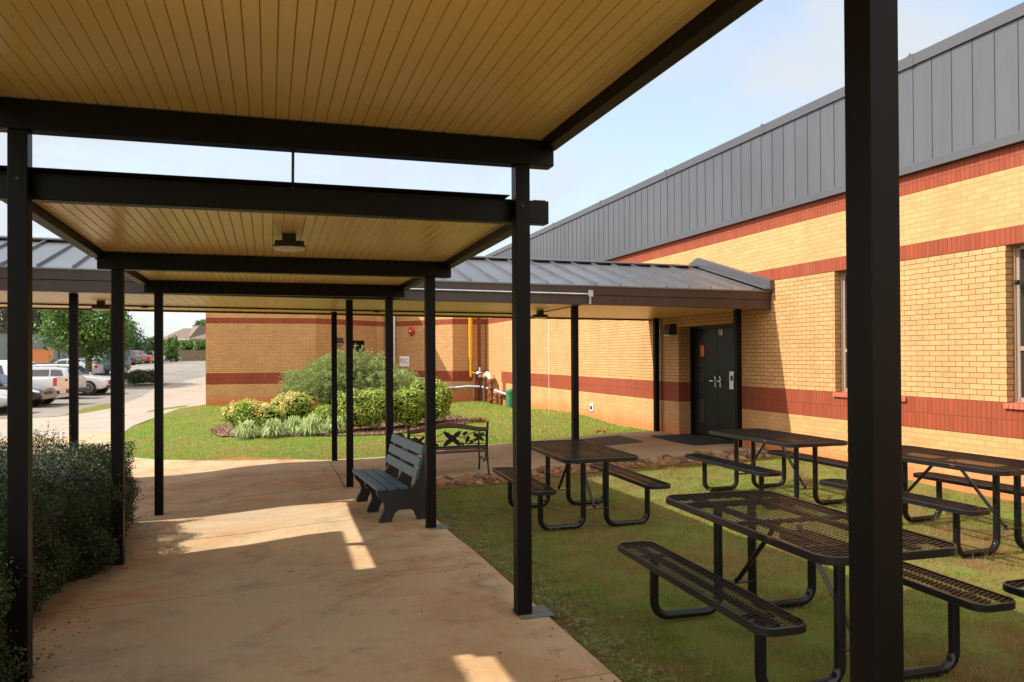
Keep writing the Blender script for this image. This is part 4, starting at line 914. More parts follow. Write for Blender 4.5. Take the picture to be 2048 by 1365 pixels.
for pts_ in ([(-.42, .49), (-.25, .55), (-.08, .56)], [(-.62, .66), (-.45, .66), (-.28, .60), (-.12, .66), (-.05, .72)], [(.12, .62), (.25, .60), (.36, .66), (.46, .69)], [(.14, .52), (.28, .50), (.40, .50), (.60, .49)], [(.24, .60), (.33, .54), (.44, .57)], [(-.30, .46), (-.22, .52), (-.22, .60)], [(.30, .46), (.33, .50)]):
    b.tube([bp(u, z_) for u, z_ in pts_], .0065, 6)
for cx, cz, a, L, W in ((-.30, .635, 60, .10, .055), (-.20, .50, -20, .10, .05), (.27, .665, 30, .10, .055), (.31, .565, 250, .12, .06), (.38, .52, 30, .08, .05), (.43, .635, 100, .07, .045), (-.36, .52, 120, .08, .05), (-.58, .50, 60, .08, .045), (.23, .50, -40, .07, .04)): leafp(cx, cz, R(a), L, W)
b.build('cast_back_panel', M['iron'], t, local=True)

# ================================================================== RIVER STONES
def rock_mesh(i):
    r_ = random.Random(i); bm = bmesh.new(); bmesh.ops.create_icosphere(bm, subdivisions=2, radius=1)
    ph = [r_.uniform(0, 6) for _ in range(6)]; sx, sy, sz = r_.uniform(.085, .125), r_.uniform(.065, .09), r_.uniform(.05, .075)
    for v in bm.verts:
        c_ = v.co; k = 1+.13*math.sin(2.3*c_.x+ph[0])+.11*math.sin(2.9*c_.y+ph[1])+.10*math.sin(3.1*c_.z+ph[2]); v.co = Vector((c_.x*k*sx, c_.y*k*sy, c_.z*k*sz))
    me = bpy.data.meshes.new('river_stone'); bm.to_mesh(me); bm.free(); me.polygons.foreach_set('use_smooth', [True]*len(me.polygons)); return me
stone_mats = [M['cedarrock'], mat("pale_river_stone", (.26, .20, .13), .7, 0, .2, 5, .3, 30), mat("dark_river_stone", (.085, .06, .038), .75, 0, .3, 5, .3, 30), mat("orange_river_stone", (.26, .13, .055), .75, 0, .2, 5, .3, 30)]
RM = []
for i in range(12): me_ = rock_mesh(i); me_.materials.append(stone_mats[(0, 0, 1, 2, 3, 0)[i % 6]]); RM.append(me_)
rr_ = random.Random(5); placed = []
for tr in range(9000):
    x = rr_.uniform(1.86, 8.1); y0_ = float(rockline(x)); y = rr_.uniform(y0_-.02, 11.93)
    if 7.7 < x < 8.1 and 11.9 < y: continue
    s = rr_.uniform(.5, 1.15)
    if any((x-a)**2+(y-c_)**2 < (.082*(s+d))**2 for a, c_, d in placed): continue
    placed.append((x, y, s))
    if len(placed) >= 290: break
for i, (x, y, s) in enumerate(placed):
    o = bpy.data.objects.new('river_stone', RM[rr_.randrange(12)]); COL.objects.link(o)
    o.location = (x, y, G(x, y)-.02+rr_.uniform(-.01, .025)); o.rotation_euler = (rr_.uniform(-.4, .4), rr_.uniform(-.4, .4), rr_.uniform(0, 6.3)); o.scale = (s, s, s)
    tag(o, 'rounded brown river stone in the border beside the crossing walk', 'stone', 'river stones edging the crossing walk')
tag(drape('clay_soil', [(1.8, 11.98), (8.18, 11.98), (8.18, 10.95), (5.5, 11.2), (3.5, 11.25), (1.8, 11.05)], -.022, M['clay'], .4), kind='structure')
# small litter on the lawn
def clump(name, x, y, r, n, sz, m, label, cat, h=.08):
    a = rng.uniform(0, 6.28, n); q = r*np.sqrt(rng.random(n)); P_ = np.stack([x+q*np.cos(a), y+q*np.sin(a)*.7], 1)
    tt = tri_blades(P_, sz, sz*.35, 1.6); tt[:, 2] += rng.uniform(0, h, n).repeat(3); return tag(mesh_np(name, tt, np.arange(len(tt)).reshape(-1, 3), m), label, cat)
def litter(name, pts2, sz, m, label, cat, lift=.004):
    n_ = len(pts2); P3 = np.stack([pts2[:, 0], pts2[:, 1], gz(pts2[:, 0], pts2[:, 1])+lift], 1)
    a = rng.uniform(0, 6.28, n_); u_ = np.stack([np.cos(a), np.sin(a), rng.normal(0, .18, n_)], 1); v_ = np.stack([-np.sin(a), np.cos(a), rng.normal(0, .18, n_)], 1)
    S_ = (sz*rng.uniform(.4, 1.3, n_))[:, None]; Q_ = np.stack([P3-u_*S_*.5, P3-v_*S_*.28, P3+u_*S_*.5, P3+v_*S_*.28+np.array([0, 0, .004])], 1).reshape(-1, 3)
    return tag(mesh_np(name, Q_, np.arange(4*n_).reshape(-1, 4), m), label, cat, kind='stuff')
hx_ = -1.42+np.abs(rng.normal(0, .13, 420)); hy_ = rng.uniform(1.5, 10.6, 420)
q1 = np.stack([hx_, hy_], 1); q2 = np.stack([1.76-np.abs(rng.normal(0, .10, 160)), rng.uniform(2, 11.5, 160)], 1); q3 = np.stack([rng.uniform(-1.3, 1.7, 70), rng.uniform(2.5, 11.5, 70)], 1)
litter('leaf_litter', np.concatenate([q1, q2, q3]), .022, mat("small_brown_leaves", (.085, .05, .028), .8, 0, .4, 30), 'tiny brown leaves and crumbs scattered on the concrete walk', 'leaf litter')
q4 = np.stack([1.80+np.abs(rng.normal(0, .22, 1500)), rng.uniform(1.8, 11, 1500)], 1); q4 = q4[q4[:, 0] > 1.80]
litter('soil_litter', q4, .030, mat("pale_dry_leaf_bits", (.17, .12, .08), .85, 0, .45, 30), 'dry leaf bits and crumbs on the bare soil along the walk edge', 'leaf litter', -.012)
wd = []
for k in range(120):
    cx, cy = 1.84+abs(rng.normal(0, .30)), rng.uniform(2.2, 10.8)
    m_ = 9; a = rng.uniform(0, 6.28, m_); q_ = rng.uniform(.01, .05, m_); wd.append(np.stack([cx+q_*np.cos(a), cy+q_*np.sin(a)], 1))
litter('clover_weeds', np.concatenate(wd), .034, mat("weed_leaves", (.085, .125, .022), .55, 0, .3, 30), 'small broad leaved weeds in the soil beside the walk', 'weeds', .006)
clump('leaf_pile', 5.33, 20.3, .22, 160, .09, mat("dead_red_leaves", (.22, .06, .03), .8), 'small heap of dead red leaves on the back lawn', 'leaves')
clump('leaf_pile', 7.0, 15.95, .12, 60, .07, mat("dead_orange_leaves", (.40, .12, .03), .8), 'few orange dead leaves on the grass by the path edge', 'leaves', .03)

# ================================================================== PLANTS
def leaf_cloud(P_, N_, size, asp=.5, jitter=.7):
    """one small diamond leaf per point, facing roughly along N_"""
    n = len(P_); N2 = N_ + rng.normal(0, jitter, (n, 3)); N2 /= np.linalg.norm(N2, axis=1)[:, None]
    T = np.cross(N2, rng.normal(0, 1, (n, 3))); T /= np.linalg.norm(T, axis=1)[:, None]; B = np.cross(N2, T)
    L = (size*rng.uniform(.6, 1.35, n))[:, None]; T = T*L*.5; B = B*L*.5*asp
    return np.stack([P_-T, P_-B*.9+T*.1, P_+T, P_+B*.9+T*.1], 1).reshape(-1, 3)
def quads(n): return np.arange(4*n).reshape(-1, 4)
def blob_pts(n, c, r, inner=.72, bump=.12, seed=0, low=-.75):
    d = rng.normal(0, 1, (int(n*1.5), 3)); d /= np.linalg.norm(d, axis=1)[:, None]; d = d[d[:, 2] > low][:n]
    k = 1 + bump*(np.sin(d[:, 0]*5+seed)+np.sin(d[:, 1]*6+seed*2)+np.sin(d[:, 2]*7+seed*3+d[:, 0]*4))
    q = rng.uniform(inner, 1.0, len(d))*k
    return np.array(c)+d*q[:, None]*np.array(r), d, q
def set_tip(o, mask):
    a = o.data.attributes.new('tip', 'FLOAT', 'FACE'); a.data.foreach_set('value', mask.astype(np.float32))
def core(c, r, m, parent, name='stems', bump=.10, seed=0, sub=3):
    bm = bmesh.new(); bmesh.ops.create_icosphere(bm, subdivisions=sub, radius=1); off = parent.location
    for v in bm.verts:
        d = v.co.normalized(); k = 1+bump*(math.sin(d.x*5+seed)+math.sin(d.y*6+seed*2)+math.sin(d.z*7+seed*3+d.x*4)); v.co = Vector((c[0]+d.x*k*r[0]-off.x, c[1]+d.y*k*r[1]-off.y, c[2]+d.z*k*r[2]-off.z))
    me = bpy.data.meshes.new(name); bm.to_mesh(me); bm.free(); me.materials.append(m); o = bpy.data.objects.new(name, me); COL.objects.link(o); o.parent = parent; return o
def bush(name, x, y, rx, ry, h, n, size, m, label, cat='shrub', group=None, tips=0.0, blobs=5, asp=.5, seed=1, inner=.7):
    z = G(x, y); t = thing(name, (x, y, z), label, cat, group); r_ = random.Random(seed)
    BL = [((x, y, z+h*.45), (rx*.85, ry*.85, h*.55))]
    for k in range(blobs):
        a = 2*math.pi*k/blobs+r_.uniform(-.4, .4); q = r_.uniform(.45, .7); BL.append(((x+rx*q*math.cos(a), y+ry*q*math.sin(a), z+h*r_.uniform(.38, .68)), (rx*r_.uniform(.36, .5), ry*r_.uniform(.36, .5), h*r_.uniform(.30, .38))))
    PP, DD, QQ = [], [], []; tot = sum(b_[1][0]*b_[1][2] for b_ in BL)
    for i, (c_, rad) in enumerate(BL):
        p_, d_, q_ = blob_pts(int(n*rad[0]*rad[2]/tot), c_, rad, inner, .07, seed+i); PP.append(p_); DD.append(d_); QQ.append(q_)
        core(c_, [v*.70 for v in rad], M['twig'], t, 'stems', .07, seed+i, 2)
    P_, D_, Q_ = np.concatenate(PP), np.concatenate(DD), np.concatenate(QQ); keep = P_[:, 2] > z+.01; P_, D_, Q_ = P_[keep], D_[keep], Q_[keep]
    Vq = leaf_cloud(P_, D_+np.array([0, 0, .5]), size, asp); off = np.array(t.location); o = mesh_np('leaves', Vq-off, quads(len(P_)), m, t)
    set_tip(o, ((D_[:, 2] > .05) & (Q_ > .86) & (rng.random(len(P_)) < tips) & (np.sin(P_[:, 0]*7+seed)+np.sin(P_[:, 1]*6) > -.4)).astype(float)); return t
gsh = 'round leafy shrubs on the lawn bed'
bush('round_shrub', -.38, 21.4, .78, .8, .86, 9000, .07, M['nandina'], 'low shrub with orange tips at the left end of the bed', 'shrub', gsh, .9, 6, .5, 3)
bush('round_shrub', .62, 22.6, .72, .8, .95, 7500, .07, M['nandina'], 'yellow tipped shrub in the bed behind the striped grass', 'shrub', gsh, .85, 6, .5, 4)
bush('round_shrub', 2.25, 20.5, .72, .7, 1.10, 9000, .075, M['nandina'], 'bright green shrub in the bed between the two central posts', 'shrub', gsh, .14, 6, .5, 5)
bush('round_shrub', 3.35, 20.7, .74, .7, 1.05, 9000, .075, M['nandina'], 'bright green shrub in the bed behind the blue grey bench', 'shrub', gsh, .10, 6, .5, 6)
bush('round_shrub', 4.22, 21.0, .66, .7, 1.22, 9000, .075, M['nandina'], 'tallest green shrub at the right end of the bed, red tips on its right side', 'shrub', gsh, .12, 6, .5, 7)
bush('round_shrub', 1.45, 21.6, .42, .5, .62, 3500, .06, M['nandina'], 'small shrub in the bed in front of the big feathery shrub', 'shrub', gsh, .1, 4, .5, 8)
# big feathery spreading shrub: arching needle shoots
def feather(x, y, rx, ry, h, n, m, label):
    z = G(x, y); t = thing('feathery_shrub', (x, y, z), label, 'shrub'); r_ = random.Random(3)
    core((x, y, z+h*.40), (rx*.62, ry*.62, h*.36), M['twig'], t, 'stems', .1, 2)
    tr = MB(); 
    for k in range(60):
        a = r_.uniform(0, 6.28); q = r_.uniform(.5, 1.06); pts_ = [(x, y, z+.1), (x+rx*q*.45*math.cos(a), y+ry*q*.45*math.sin(a), z+h*r_.uniform(.45, .8)), (x+rx*q*math.cos(a), y+ry*q*math.sin(a), z+h*(1.02-.55*q*q+r_.uniform(-.1, .12)))]
        tr.tube([pts_[0], pts_[1], (pts_[2][0], pts_[2][1], pts_[2][2]+.06)], [.03, .014, .004], 5)
    tr.build('branches', mat("grey_twigs", (.20, .15, .11), .9), t)
    NS = 2600; P0 = []; D0 = []
    a = rng.uniform(0, 6.28, NS); q = np.sqrt(rng.random(NS)); zz = z + h*(.98-.62*q**2.2)*rng.uniform(.76, 1.04, NS)*(1+.13*np.sin(a*3+1)*q+.08*np.sin(a*7)+.05*np.sin(q*14))
    side = rng.random(NS) < .45
    zz = np.where(side & (q > .5), z + h*rng.uniform(.18, .75, NS), zz)
    q = np.where(side & (q > .5), rng.uniform(.78, .98, NS), q)
    c0 = np.stack([x+rx*q*np.cos(a), y+ry*q*np.sin(a), zz], 1)
    d0_ = np.stack([np.cos(a)*(.4+q), np.sin(a)*(.4+q), .75-.6*q+rng.normal(0, .25, NS)], 1); d0_ /= np.linalg.norm(d0_, axis=1)[:, None]
    K = n//NS; out = []; nn_ = []
    for k in range(K):
        s_ = rng.uniform(-.12, .24, NS)[:, None]; out.append(c0+d0_*s_+rng.normal(0, .03, (NS, 3))+np.array([0, 0, -1])*(s_**2)*1.2); nn_.append(np.cross(d0_, rng.normal(0, 1, (NS, 3))))
    P_ = np.concatenate(out); N_ = np.concatenate(nn_); N_ /= np.linalg.norm(N_, axis=1)[:, None]
    mesh_np('needles', leaf_cloud(P_, N_, .085, .22, .5)-np.array(t.location), quads(len(P_)), m, t)
feather(2.40, 24.6, 1.98, 1.6, 1.86, 70000, M['yew'], 'big spreading feathery grey green shrub in front of the service door')
# striped grass clumps
def grass_clump(x, y, r, h, n, label):
    z = G(x, y)-.01; t = tag(None, None) if False else None
    a = rng.uniform(0, 6.28, n); up_ = rng.random(n)**.8; L = r*(1.25-.95*up_)*rng.uniform(.7, 1.15, n); hh = h*(.35+.85*up_)*rng.uniform(.8, 1.15, n); w = .0075
    V_ = []
    ca, sa = np.cos(a), np.sin(a); b0 = rng.normal(0, .06, (n, 2)); tip_ = .15+.8*up_*rng.uniform(.5, 1.1, n)
    for i, (s_, zf, wf) in enumerate(((0, 0, 1), (.30, .62, 1.15), (.68, .97, .9), (1.0, None, .12))):
        zf = tip_ if zf is None else zf
        cx, cy, cz = x+b0[:, 0]+ca*L*s_, y+b0[:, 1]+sa*L*s_, z+hh*zf
        V_.append(np.stack([cx-sa*w*wf, cy+ca*w*wf, cz], 1)); V_.append(np.stack([cx+sa*w*wf, cy-ca*w*wf, cz], 1))
    A = np.stack(V_, 1).reshape(-1, 3); base = np.arange(n)[:, None]*8
    Fq = np.concatenate([base+np.array([[0, 1, 3, 2]]), base+np.array([[2, 3, 5, 4]]), base+np.array([[4, 5, 7, 6]])])
    o = mesh_np('striped_grass_clump', A-np.array([x, y, z]), Fq, M['liriope']); o.location = (x, y, z)
    return tag(o, label, 'grass clump', 'striped grass clumps along the front of the bed')
for i, (x, y, r, lab) in enumerate(((-.50, 20.35, .42, 'pale arching grass clump at the left front of the bed'), (.10, 20.0, .40, 'second striped grass clump from the left end of the bed'), (.62, 20.3, .42, 'striped grass clump in the bed below the yellow tipped shrub'),
      (.98, 19.85, .40, 'pale striped grass clump left of the thin far post'), (1.55, 20.1, .36, 'striped grass clump behind the thin far post'), (1.05, 20.9, .38, 'striped grass clump behind the others, nearer the small shrub'))):
    grass_clump(x, y, r, .36, 380, lab)
# clipped hedge at the left
hz = G(-2.4, 6)
t = thing('hedge', (-2.6, 6, hz), 'dark small leaved clipped hedge along the left side of the walk', 'hedge')
def hedge_surf(n):
    """points on the rounded box of the hedge"""
    y = rng.uniform(1.6, 10.75, n); face = rng.random(n)
    front = lambda yy: -1.50+.10*np.sin(yy*1.7)+.05*np.sin(yy*4.1)+.13*np.clip((4.6-yy)/1.5, 0, 1)
    ztop = lambda yy, xx: -1.02+.05*np.sin(yy*2.3+xx)+.04*np.sin(xx*3.0+yy)
    side = face < .55
    xf = front(y); zt = ztop(y, xf); q = rng.random(n)
    gzz = gz(xf, y)
    z = np.where(side, gzz-.02+(zt-gzz+.02)*q, zt)
    x = np.where(side, xf-.05-.30*np.clip((q-.75)/.25, 0, 1)**2-.05*(1-q)**2, xf-.2-rng.random(n)*2.7)
    zt2 = ztop(y, x); z = np.where(side, z, zt2 - .10*np.clip((x-(xf-.45))/.25, 0, 1)**2)
    N_ = np.where(side[:, None], np.array([[1, 0, .15]]), np.array([[0, 0, 1.0]]))
    P_ = np.stack([x, y, z], 1); 
    # far end face
    e = rng.random(n) < .12
    P_[e, 1] = 10.75+.05*np.sin(P_[e, 2]*9); P_[e, 0] = front(np.full(e.sum(), 10.7))-.05-rng.random(e.sum())*2.6; gg = gz(P_[e, 0], P_[e, 1]); P_[e, 2] = gg+(-1.05-gg)*rng.random(e.sum()); N_[e] = (0, 1, 0)
    lump = .06*(np.sin(P_[:, 1]*9+P_[:, 2]*7)+np.sin(P_[:, 2]*11+P_[:, 0]*8+1))
    return P_ + N_*(lump+rng.normal(-.03, .045, n))[:, None], N_
P_, N_ = hedge_surf(240000)
mesh_np('leaves', leaf_cloud(P_, N_, .026, .55, .8)-np.array(t.location), quads(len(P_)), M['hedge'], t)
# loose sprigs sticking out
SP = []; SN = []
base, bn = hedge_surf(420)
for k in range(14):
    dirn = bn+np.array([.0, 0, .55])+rng.normal(0, .02, (420, 3)); SP.append(base+dirn*(k*.011)+rng.normal(0, .006, (420, 3))); SN.append(bn)
SP, SN = np.concatenate(SP), np.concatenate(SN)
mesh_np('sprigs', leaf_cloud(SP, SN, .022, .5, 1.0)-np.array(t.location), quads(len(SP)), M['hedge'], t)
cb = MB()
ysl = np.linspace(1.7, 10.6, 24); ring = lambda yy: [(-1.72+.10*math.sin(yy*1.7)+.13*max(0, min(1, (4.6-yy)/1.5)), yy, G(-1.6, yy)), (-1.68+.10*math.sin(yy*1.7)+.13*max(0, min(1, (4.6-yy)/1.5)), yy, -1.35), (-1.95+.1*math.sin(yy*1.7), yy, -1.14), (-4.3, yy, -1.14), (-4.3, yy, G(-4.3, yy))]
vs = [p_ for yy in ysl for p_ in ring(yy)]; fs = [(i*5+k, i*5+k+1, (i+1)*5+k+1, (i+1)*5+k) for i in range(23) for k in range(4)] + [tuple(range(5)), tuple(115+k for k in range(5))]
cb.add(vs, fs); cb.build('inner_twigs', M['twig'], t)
clump('mulch_pile', -4.0, 13.3, 1.0, 2600, .10, mat("dry_brown_mulch", (.26, .14, .075), .95), 'low pile of dry brown leaf mulch behind the hedge', 'mulch pile', .22)

# ================================================================== TREES
def tree(name, x, y, h, cr, trunk_h, n, leaf, m, label, group, seed=1, conic=False, squash=.8, nb=14, zbase=None):
    z = G(x, y) if zbase is None else zbase; t = thing(name, (x, y, z), label, 'tree', group); r_ = random.Random(seed)
    b = MB(); tr = max(.09, cr*.055)
    b.tube([(x, y, z-.2), (x+.03*h/5, y, z+trunk_h), (x, y, z+h*.65), (x, y, z+h*.9)], [tr*1.25, tr, tr*.5, tr*.12], 8)
    BL = []
    for k in range(nb):
        a = k*2.4+r_.uniform(-.3, .3); f = (k+.5)/nb
        if conic: zz = trunk_h+(h-trunk_h)*f*.92; q = cr*(1-f)**.8*.62; rr2 = cr*(.52*(1-f)+.16)
        else: zz = trunk_h+(h-trunk_h)*(.12+.74*f); q = cr*.62*math.sin(math.pi*(.18+.72*f))*r_.uniform(.55, 1.05); rr2 = cr*r_.uniform(.34, .48)*(1.05-.35*f)
        c_ = (x+q*math.cos(a), y+q*math.sin(a), z+zz); BL.append((c_, (rr2, rr2, rr2*squash)))
        b.tube([(x, y, z+max(trunk_h*.85, zz*.55)), (x+q*.5*math.cos(a), y+q*.5*math.sin(a), z+zz*.85), c_], [tr*.5, tr*.3, tr*.08], 5)
    b.build('trunk', M['bark'], t, smooth=True)
    PP, DD = [], []; tot = sum(b_[1][0]**2 for b_ in BL)
    for i, (c_, rad) in enumerate(BL):
        p_, d_, _ = blob_pts(int(n*rad[0]**2/tot), c_, rad, .45, .13, seed+i, -1.1); PP.append(p_); DD.append(d_)
    P_, D_ = np.concatenate(PP), np.concatenate(DD)
    mesh_np('crown', leaf_cloud(P_, D_+np.array([0, 0, .4]), leaf, .6, .8)-np.array(t.location), quads(len(P_)), m, t)
    return t
gt = 'trees around the car park'
def onray(px, d):   # ground point seen at column px (2048 wide) at depth d
    v = F + Rv*((px-1024)/1567.74); return v.x*d, v.y*d
x, y = onray(176, 50); tree('shade_tree', x, y, 6.6, 3.3, 2.0, 15000, .20, M['tree1'], 'broad green tree standing among the parked cars', gt, 11, nb=18, zbase=-1.75)
x, y = onray(238, 108); tree('evergreen_tree', x, y, 8.8, 4.1, .6, 9000, .34, M['tree2'], 'pointed dark evergreen beyond the parked cars, left of the second thin post', gt, 12, True)
x, y = onray(260, 108); tree('leafy_tree', x, y, 3.4, 1.9, .4, 4000, .28, M['tree2'], 'low dark tree at the foot of the pointed evergreen', gt, 13)
x, y = onray(285, 128); tree('leafy_tree', x, y, 1.9, 1.6, .2, 2500, .24, M['tree3'], 'yellow green bush behind the white and red cars', gt, 14)
x, y = onray(306, 136); tree('leafy_tree', x, y, 4.6, 2.6, .4, 4000, .32, M['tree2'], 'dark tree right of the yellow green bush', gt, 15)
for px_, d_, h_, c_, lab in ((345, 150, 4.9, 2.3, 'tall dark tree left of the house roof'), (374, 148, 4.0, 2.3, 'round dark tree in front of the house wall'), (404, 147, 4.1, 2.2, 'dark tree by the corner of the brick building, before the house'), (322, 152, 4.2, 2.6, 'dark tree hidden partly by the thin post, left of the house')):
    x, y = onray(px_, d_); tree('leafy_tree', x, y, h_, c_, .3, 5000, .30, M['tree1'], lab, gt, int(px_))
x, y = onray(342, 118); tree('leafy_tree', x, y, 3.0, 1.6, .5, 4000, .24, M['tree1'], 'light green small tree at the left end of the wooden fence', gt, 21)
x, y = onray(404, 205); tree('leafy_tree', x, y, 10.6, 3, 4, 2500, .5, M['tree1'], 'green tree top showing above the house roof', gt, 22)
for i, (px_, d_, h_, c_, k_, lab) in enumerate(((10, 105, 13, 6.5, 'tree4', 'tall grey green tree behind the court screen at the left edge'), (-60, 110, 13, 7, 'tree4', 'tall grey green tree mostly beyond the left edge'), (75, 112, 12, 6, 'tree2', 'dark tree behind the court screen, left of the shade tree'), (135, 118, 12, 6, 'tree2', 'dark tree behind the crown of the shade tree'), (196, 112, 10, 5, 'tree1', 'green tree right behind the shade tree crown'), (222, 104, 7.5, 3.6, 'tree1', 'light green tree behind the second thin post'))):
    x, y = onray(px_, d_); tree('leafy_tree', x, y, h_, c_, 1.2, 6000, .42, M[k_], lab, gt, 31+i)
gp = 'low shrubs on the car park islands'
for i, (px_, d_, w_, h_, mm, lab) in enumerate(((272, 50, .95, .95, 'hedge', 'left dark clipped island shrub by the driveway'), (288, 51, .85, .9, 'hedge', 'middle dark clipped island shrub by the driveway'), (301, 51, .8, .95, 'hedge', 'right dark clipped island shrub by the driveway'), (128, 64, 1.2, 1.2, 'tree2', 'round green shrub before the grey court screen'), (15, 66, 1.0, 1.0, 'tree3', 'light green shrub at the left edge before the court screen'), (165, 47, .9, .6, 'tree3', 'low green shrub at the foot of the shade tree'))):
    x, y = onray(px_, d_); bush('island_shrub', x, y, w_, w_*.8, h_, 3500, .09, M[mm], lab, 'shrub', gp, 0, 4, .6, 40+i)

# ================================================================== BEYOND THE CAR PARK
def xy(px_, d_): return Vector(onray(px_, d_))
a, c_ = xy(325, 128), xy(430, 146); z0_ = min(G(*a), G(*c_))
t = thing('wood_fence', ((a.x+c_.x)/2, (a.y+c_.y)/2, z0_), 'weathered wooden board fence below the house', 'fence')
d_ = (c_-a); L = d_.length; d_.normalize(); b = MB(); k = 0
while k*.155 < L:
    p_ = a+d_*(k*.155); h_ = 1.85+.02*math.sin(k*1.7); zz = G(p_.x, p_.y); b.bar((p_.x, p_.y, zz+h_/2), (p_.x+d_.x*.14, p_.y+d_.y*.14, zz+h_/2), .025, h_); k += 1
b.build('boards', M['woodfence'], t)
b = MB()
for zz in (.45, 1.45): b.bar((a.x-.0, a.y+.08, z0_+zz), (c_.x, c_.y+.08, z0_+zz), .05, .09)
b.build('rails', M['woodfence'], t)
# house
hc = xy(372, 176); z0_ = G(*hc)
t = thing('house', (hc.x, hc.y, z0_), 'distant house with brown hipped roof above the trees', 'house')
w_, dep, wall_h, e_ = 10.5, 6, 4.75, 4.35+.5
x0, x1, y0, y1 = hc.x-4.9, hc.x+12, hc.y-4, hc.y+8
MB().box(x0+.5, x1-.5, y0+.5, y1-.5, z0_, 4.2).build('walls', M['siding'], t)
b = MB(); ze, zr = 4.15, 7.0
b.add([(x0, y0, ze), (x1, y0, ze), (x1, y1, ze), (x0, y1, ze), (x0+4.2, hc.y+2, zr-.3), (x1-4, hc.y+2, zr-.3)], [(0, 1, 5, 4), (1, 2, 5), (2, 3, 4, 5), (3, 0, 4), (0, 3, 2, 1)]); b.build('roof', M['shingle'], t)
b = MB(); gx0 = hc.x+1.0; b.add([(gx0, y0-2, ze), (gx0+8, y0-2, ze), (gx0+8, hc.y+4, ze), (gx0, hc.y+4, ze), (gx0+.2, hc.y+2, zr+.2), (gx0+7, hc.y+2, zr+.2), (gx0+2, y0+1.5, zr+.2)], [(0, 1, 5, 6), (1, 2, 5), (0, 6, 4, 3), (6, 5, 4), (2, 3, 4, 5), (0, 3, 2, 1)]); b.build('front_roof', M['shingle'], t)
MB().box(x0, x1, y0-.05, y0+.1, ze-.2, ze).build('gutter', M['white'], t)
MB().box(gx0, gx0+.1, y0-2.1, y0-1.9, z0_, ze).build('downpipe', M['white'], t)
for wx in (-3.0, -.6): MB().box(hc.x+wx, hc.x+wx+1.1, y0+.44, y0+.5, 1.9, 3.3).build('window', M['glass'], t)
# court screen fence
a, c_ = xy(-120, 74), xy(232, 96); t = thing('court_fence', ((a.x+c_.x)/2, (a.y+c_.y)/2, G(*a)), 'tall grey windscreen fence of a sports court beyond the cars', 'fence')
L = (c_-a).length; d_ = (c_-a).normalized(); zb = -.9
q = MB(); q.bar((a.x, a.y+.08, zb+1.75), (c_.x, c_.y+.08, zb+1.75), .03, 3.5); q.build('windscreen', M['screen'], t)
k = 0
while k*2.0 < L:
    p_ = a+d_*(k*2.0); MB().tube([(p_.x, p_.y-.06, zb-.4), (p_.x, p_.y-.06, zb+3.65)], .07, 8).build('fence_post', M['plum'], t); k += 1
MB().tube([(a.x, a.y-.06, zb+3.6), (c_.x, c_.y-.06, zb+3.6)], .035, 6).build('top_rail', M['lampbody'], t)
p_ = xy(78, 68); zz = -.80
t = thing('container', (p_.x, p_.y, zz), 'orange metal container beyond the parked cars', 'container'); b = MB(); b.box(p_.x-2.4, p_.x+.75, p_.y, p_.y+1.6, zz, zz+1.55)
for k in range(16): b.box(p_.x-2.35+k*.2, p_.x-2.27+k*.2, p_.y-.03, p_.y, zz+.05, zz+1.5)
b.build('body', M['orangebox'], t); MB().box(p_.x+.75, p_.x+.95, p_.y+.2, p_.y+.5, zz+.9, zz+1.1).build('handle', M['orangebox'], t)
MB().box(p_.x-2.45, p_.x+.8, p_.y-.05, p_.y+1.65, zz+1.55, zz+1.6).build('lid', M['orangebox'], t)
p_ = xy(184, 54); zz = G(*p_)
t = thing('sign_post', (p_.x, p_.y, zz), 'small white sign on a thin post beside the tree trunk', 'sign'); MB().tube([(p_.x, p_.y, zz), (p_.x, p_.y, zz+1.9)], .03, 8).build('pole', M['galv'], t); MB().box(p_.x-.16, p_.x+.16, p_.y-.04, p_.y-.02, zz+1.35, zz+1.95).build('panel', M['white'], t)

# ================================================================== VEHICLES
def sm(xs_, ys_, x): return np.interp(x, xs_, ys_)
KINDS = {
 'suv':   dict(L=4.6, W=.93, H=1.68, belt=[(0, .78), (.06, .88), (.25, .98), (.6, 1.02), (1, 1.05)], roof=[(0, .80), (.02, .86), (.09, .95), (.25, 1.02), (.30, 1.05), (.41, 1.58), (.47, 1.66), (.80, 1.66), (.92, 1.58), (.975, 1.12), (1, .95)], wb=(.19, .80), wr=.36),
 'sedan': dict(L=4.7, W=.90, H=1.45, belt=[(0, .66), (.06, .78), (.25, .90), (.6, .95), (1, .97)], roof=[(0, .68), (.02, .75), (.1, .84), (.27, .94), (.30, .96), (.43, 1.37), (.52, 1.43), (.70, 1.41), (.85, 1.06), (.96, 1.02), (1, .85)], wb=(.19, .80), wr=.33),
 'pickup': dict(L=5.7, W=.99, H=1.93, belt=[(0, .95), (.05, 1.10), (.2, 1.18), (.6, 1.22), (1, 1.22)], roof=[(0, .98), (.02, 1.08), (.1, 1.16), (.23, 1.20), (.26, 1.23), (.34, 1.82), (.40, 1.92), (.60, 1.92), (.645, 1.86), (.655, 1.24), (.97, 1.235), (1, 1.2)], wb=(.17, .78), wr=.41),
}
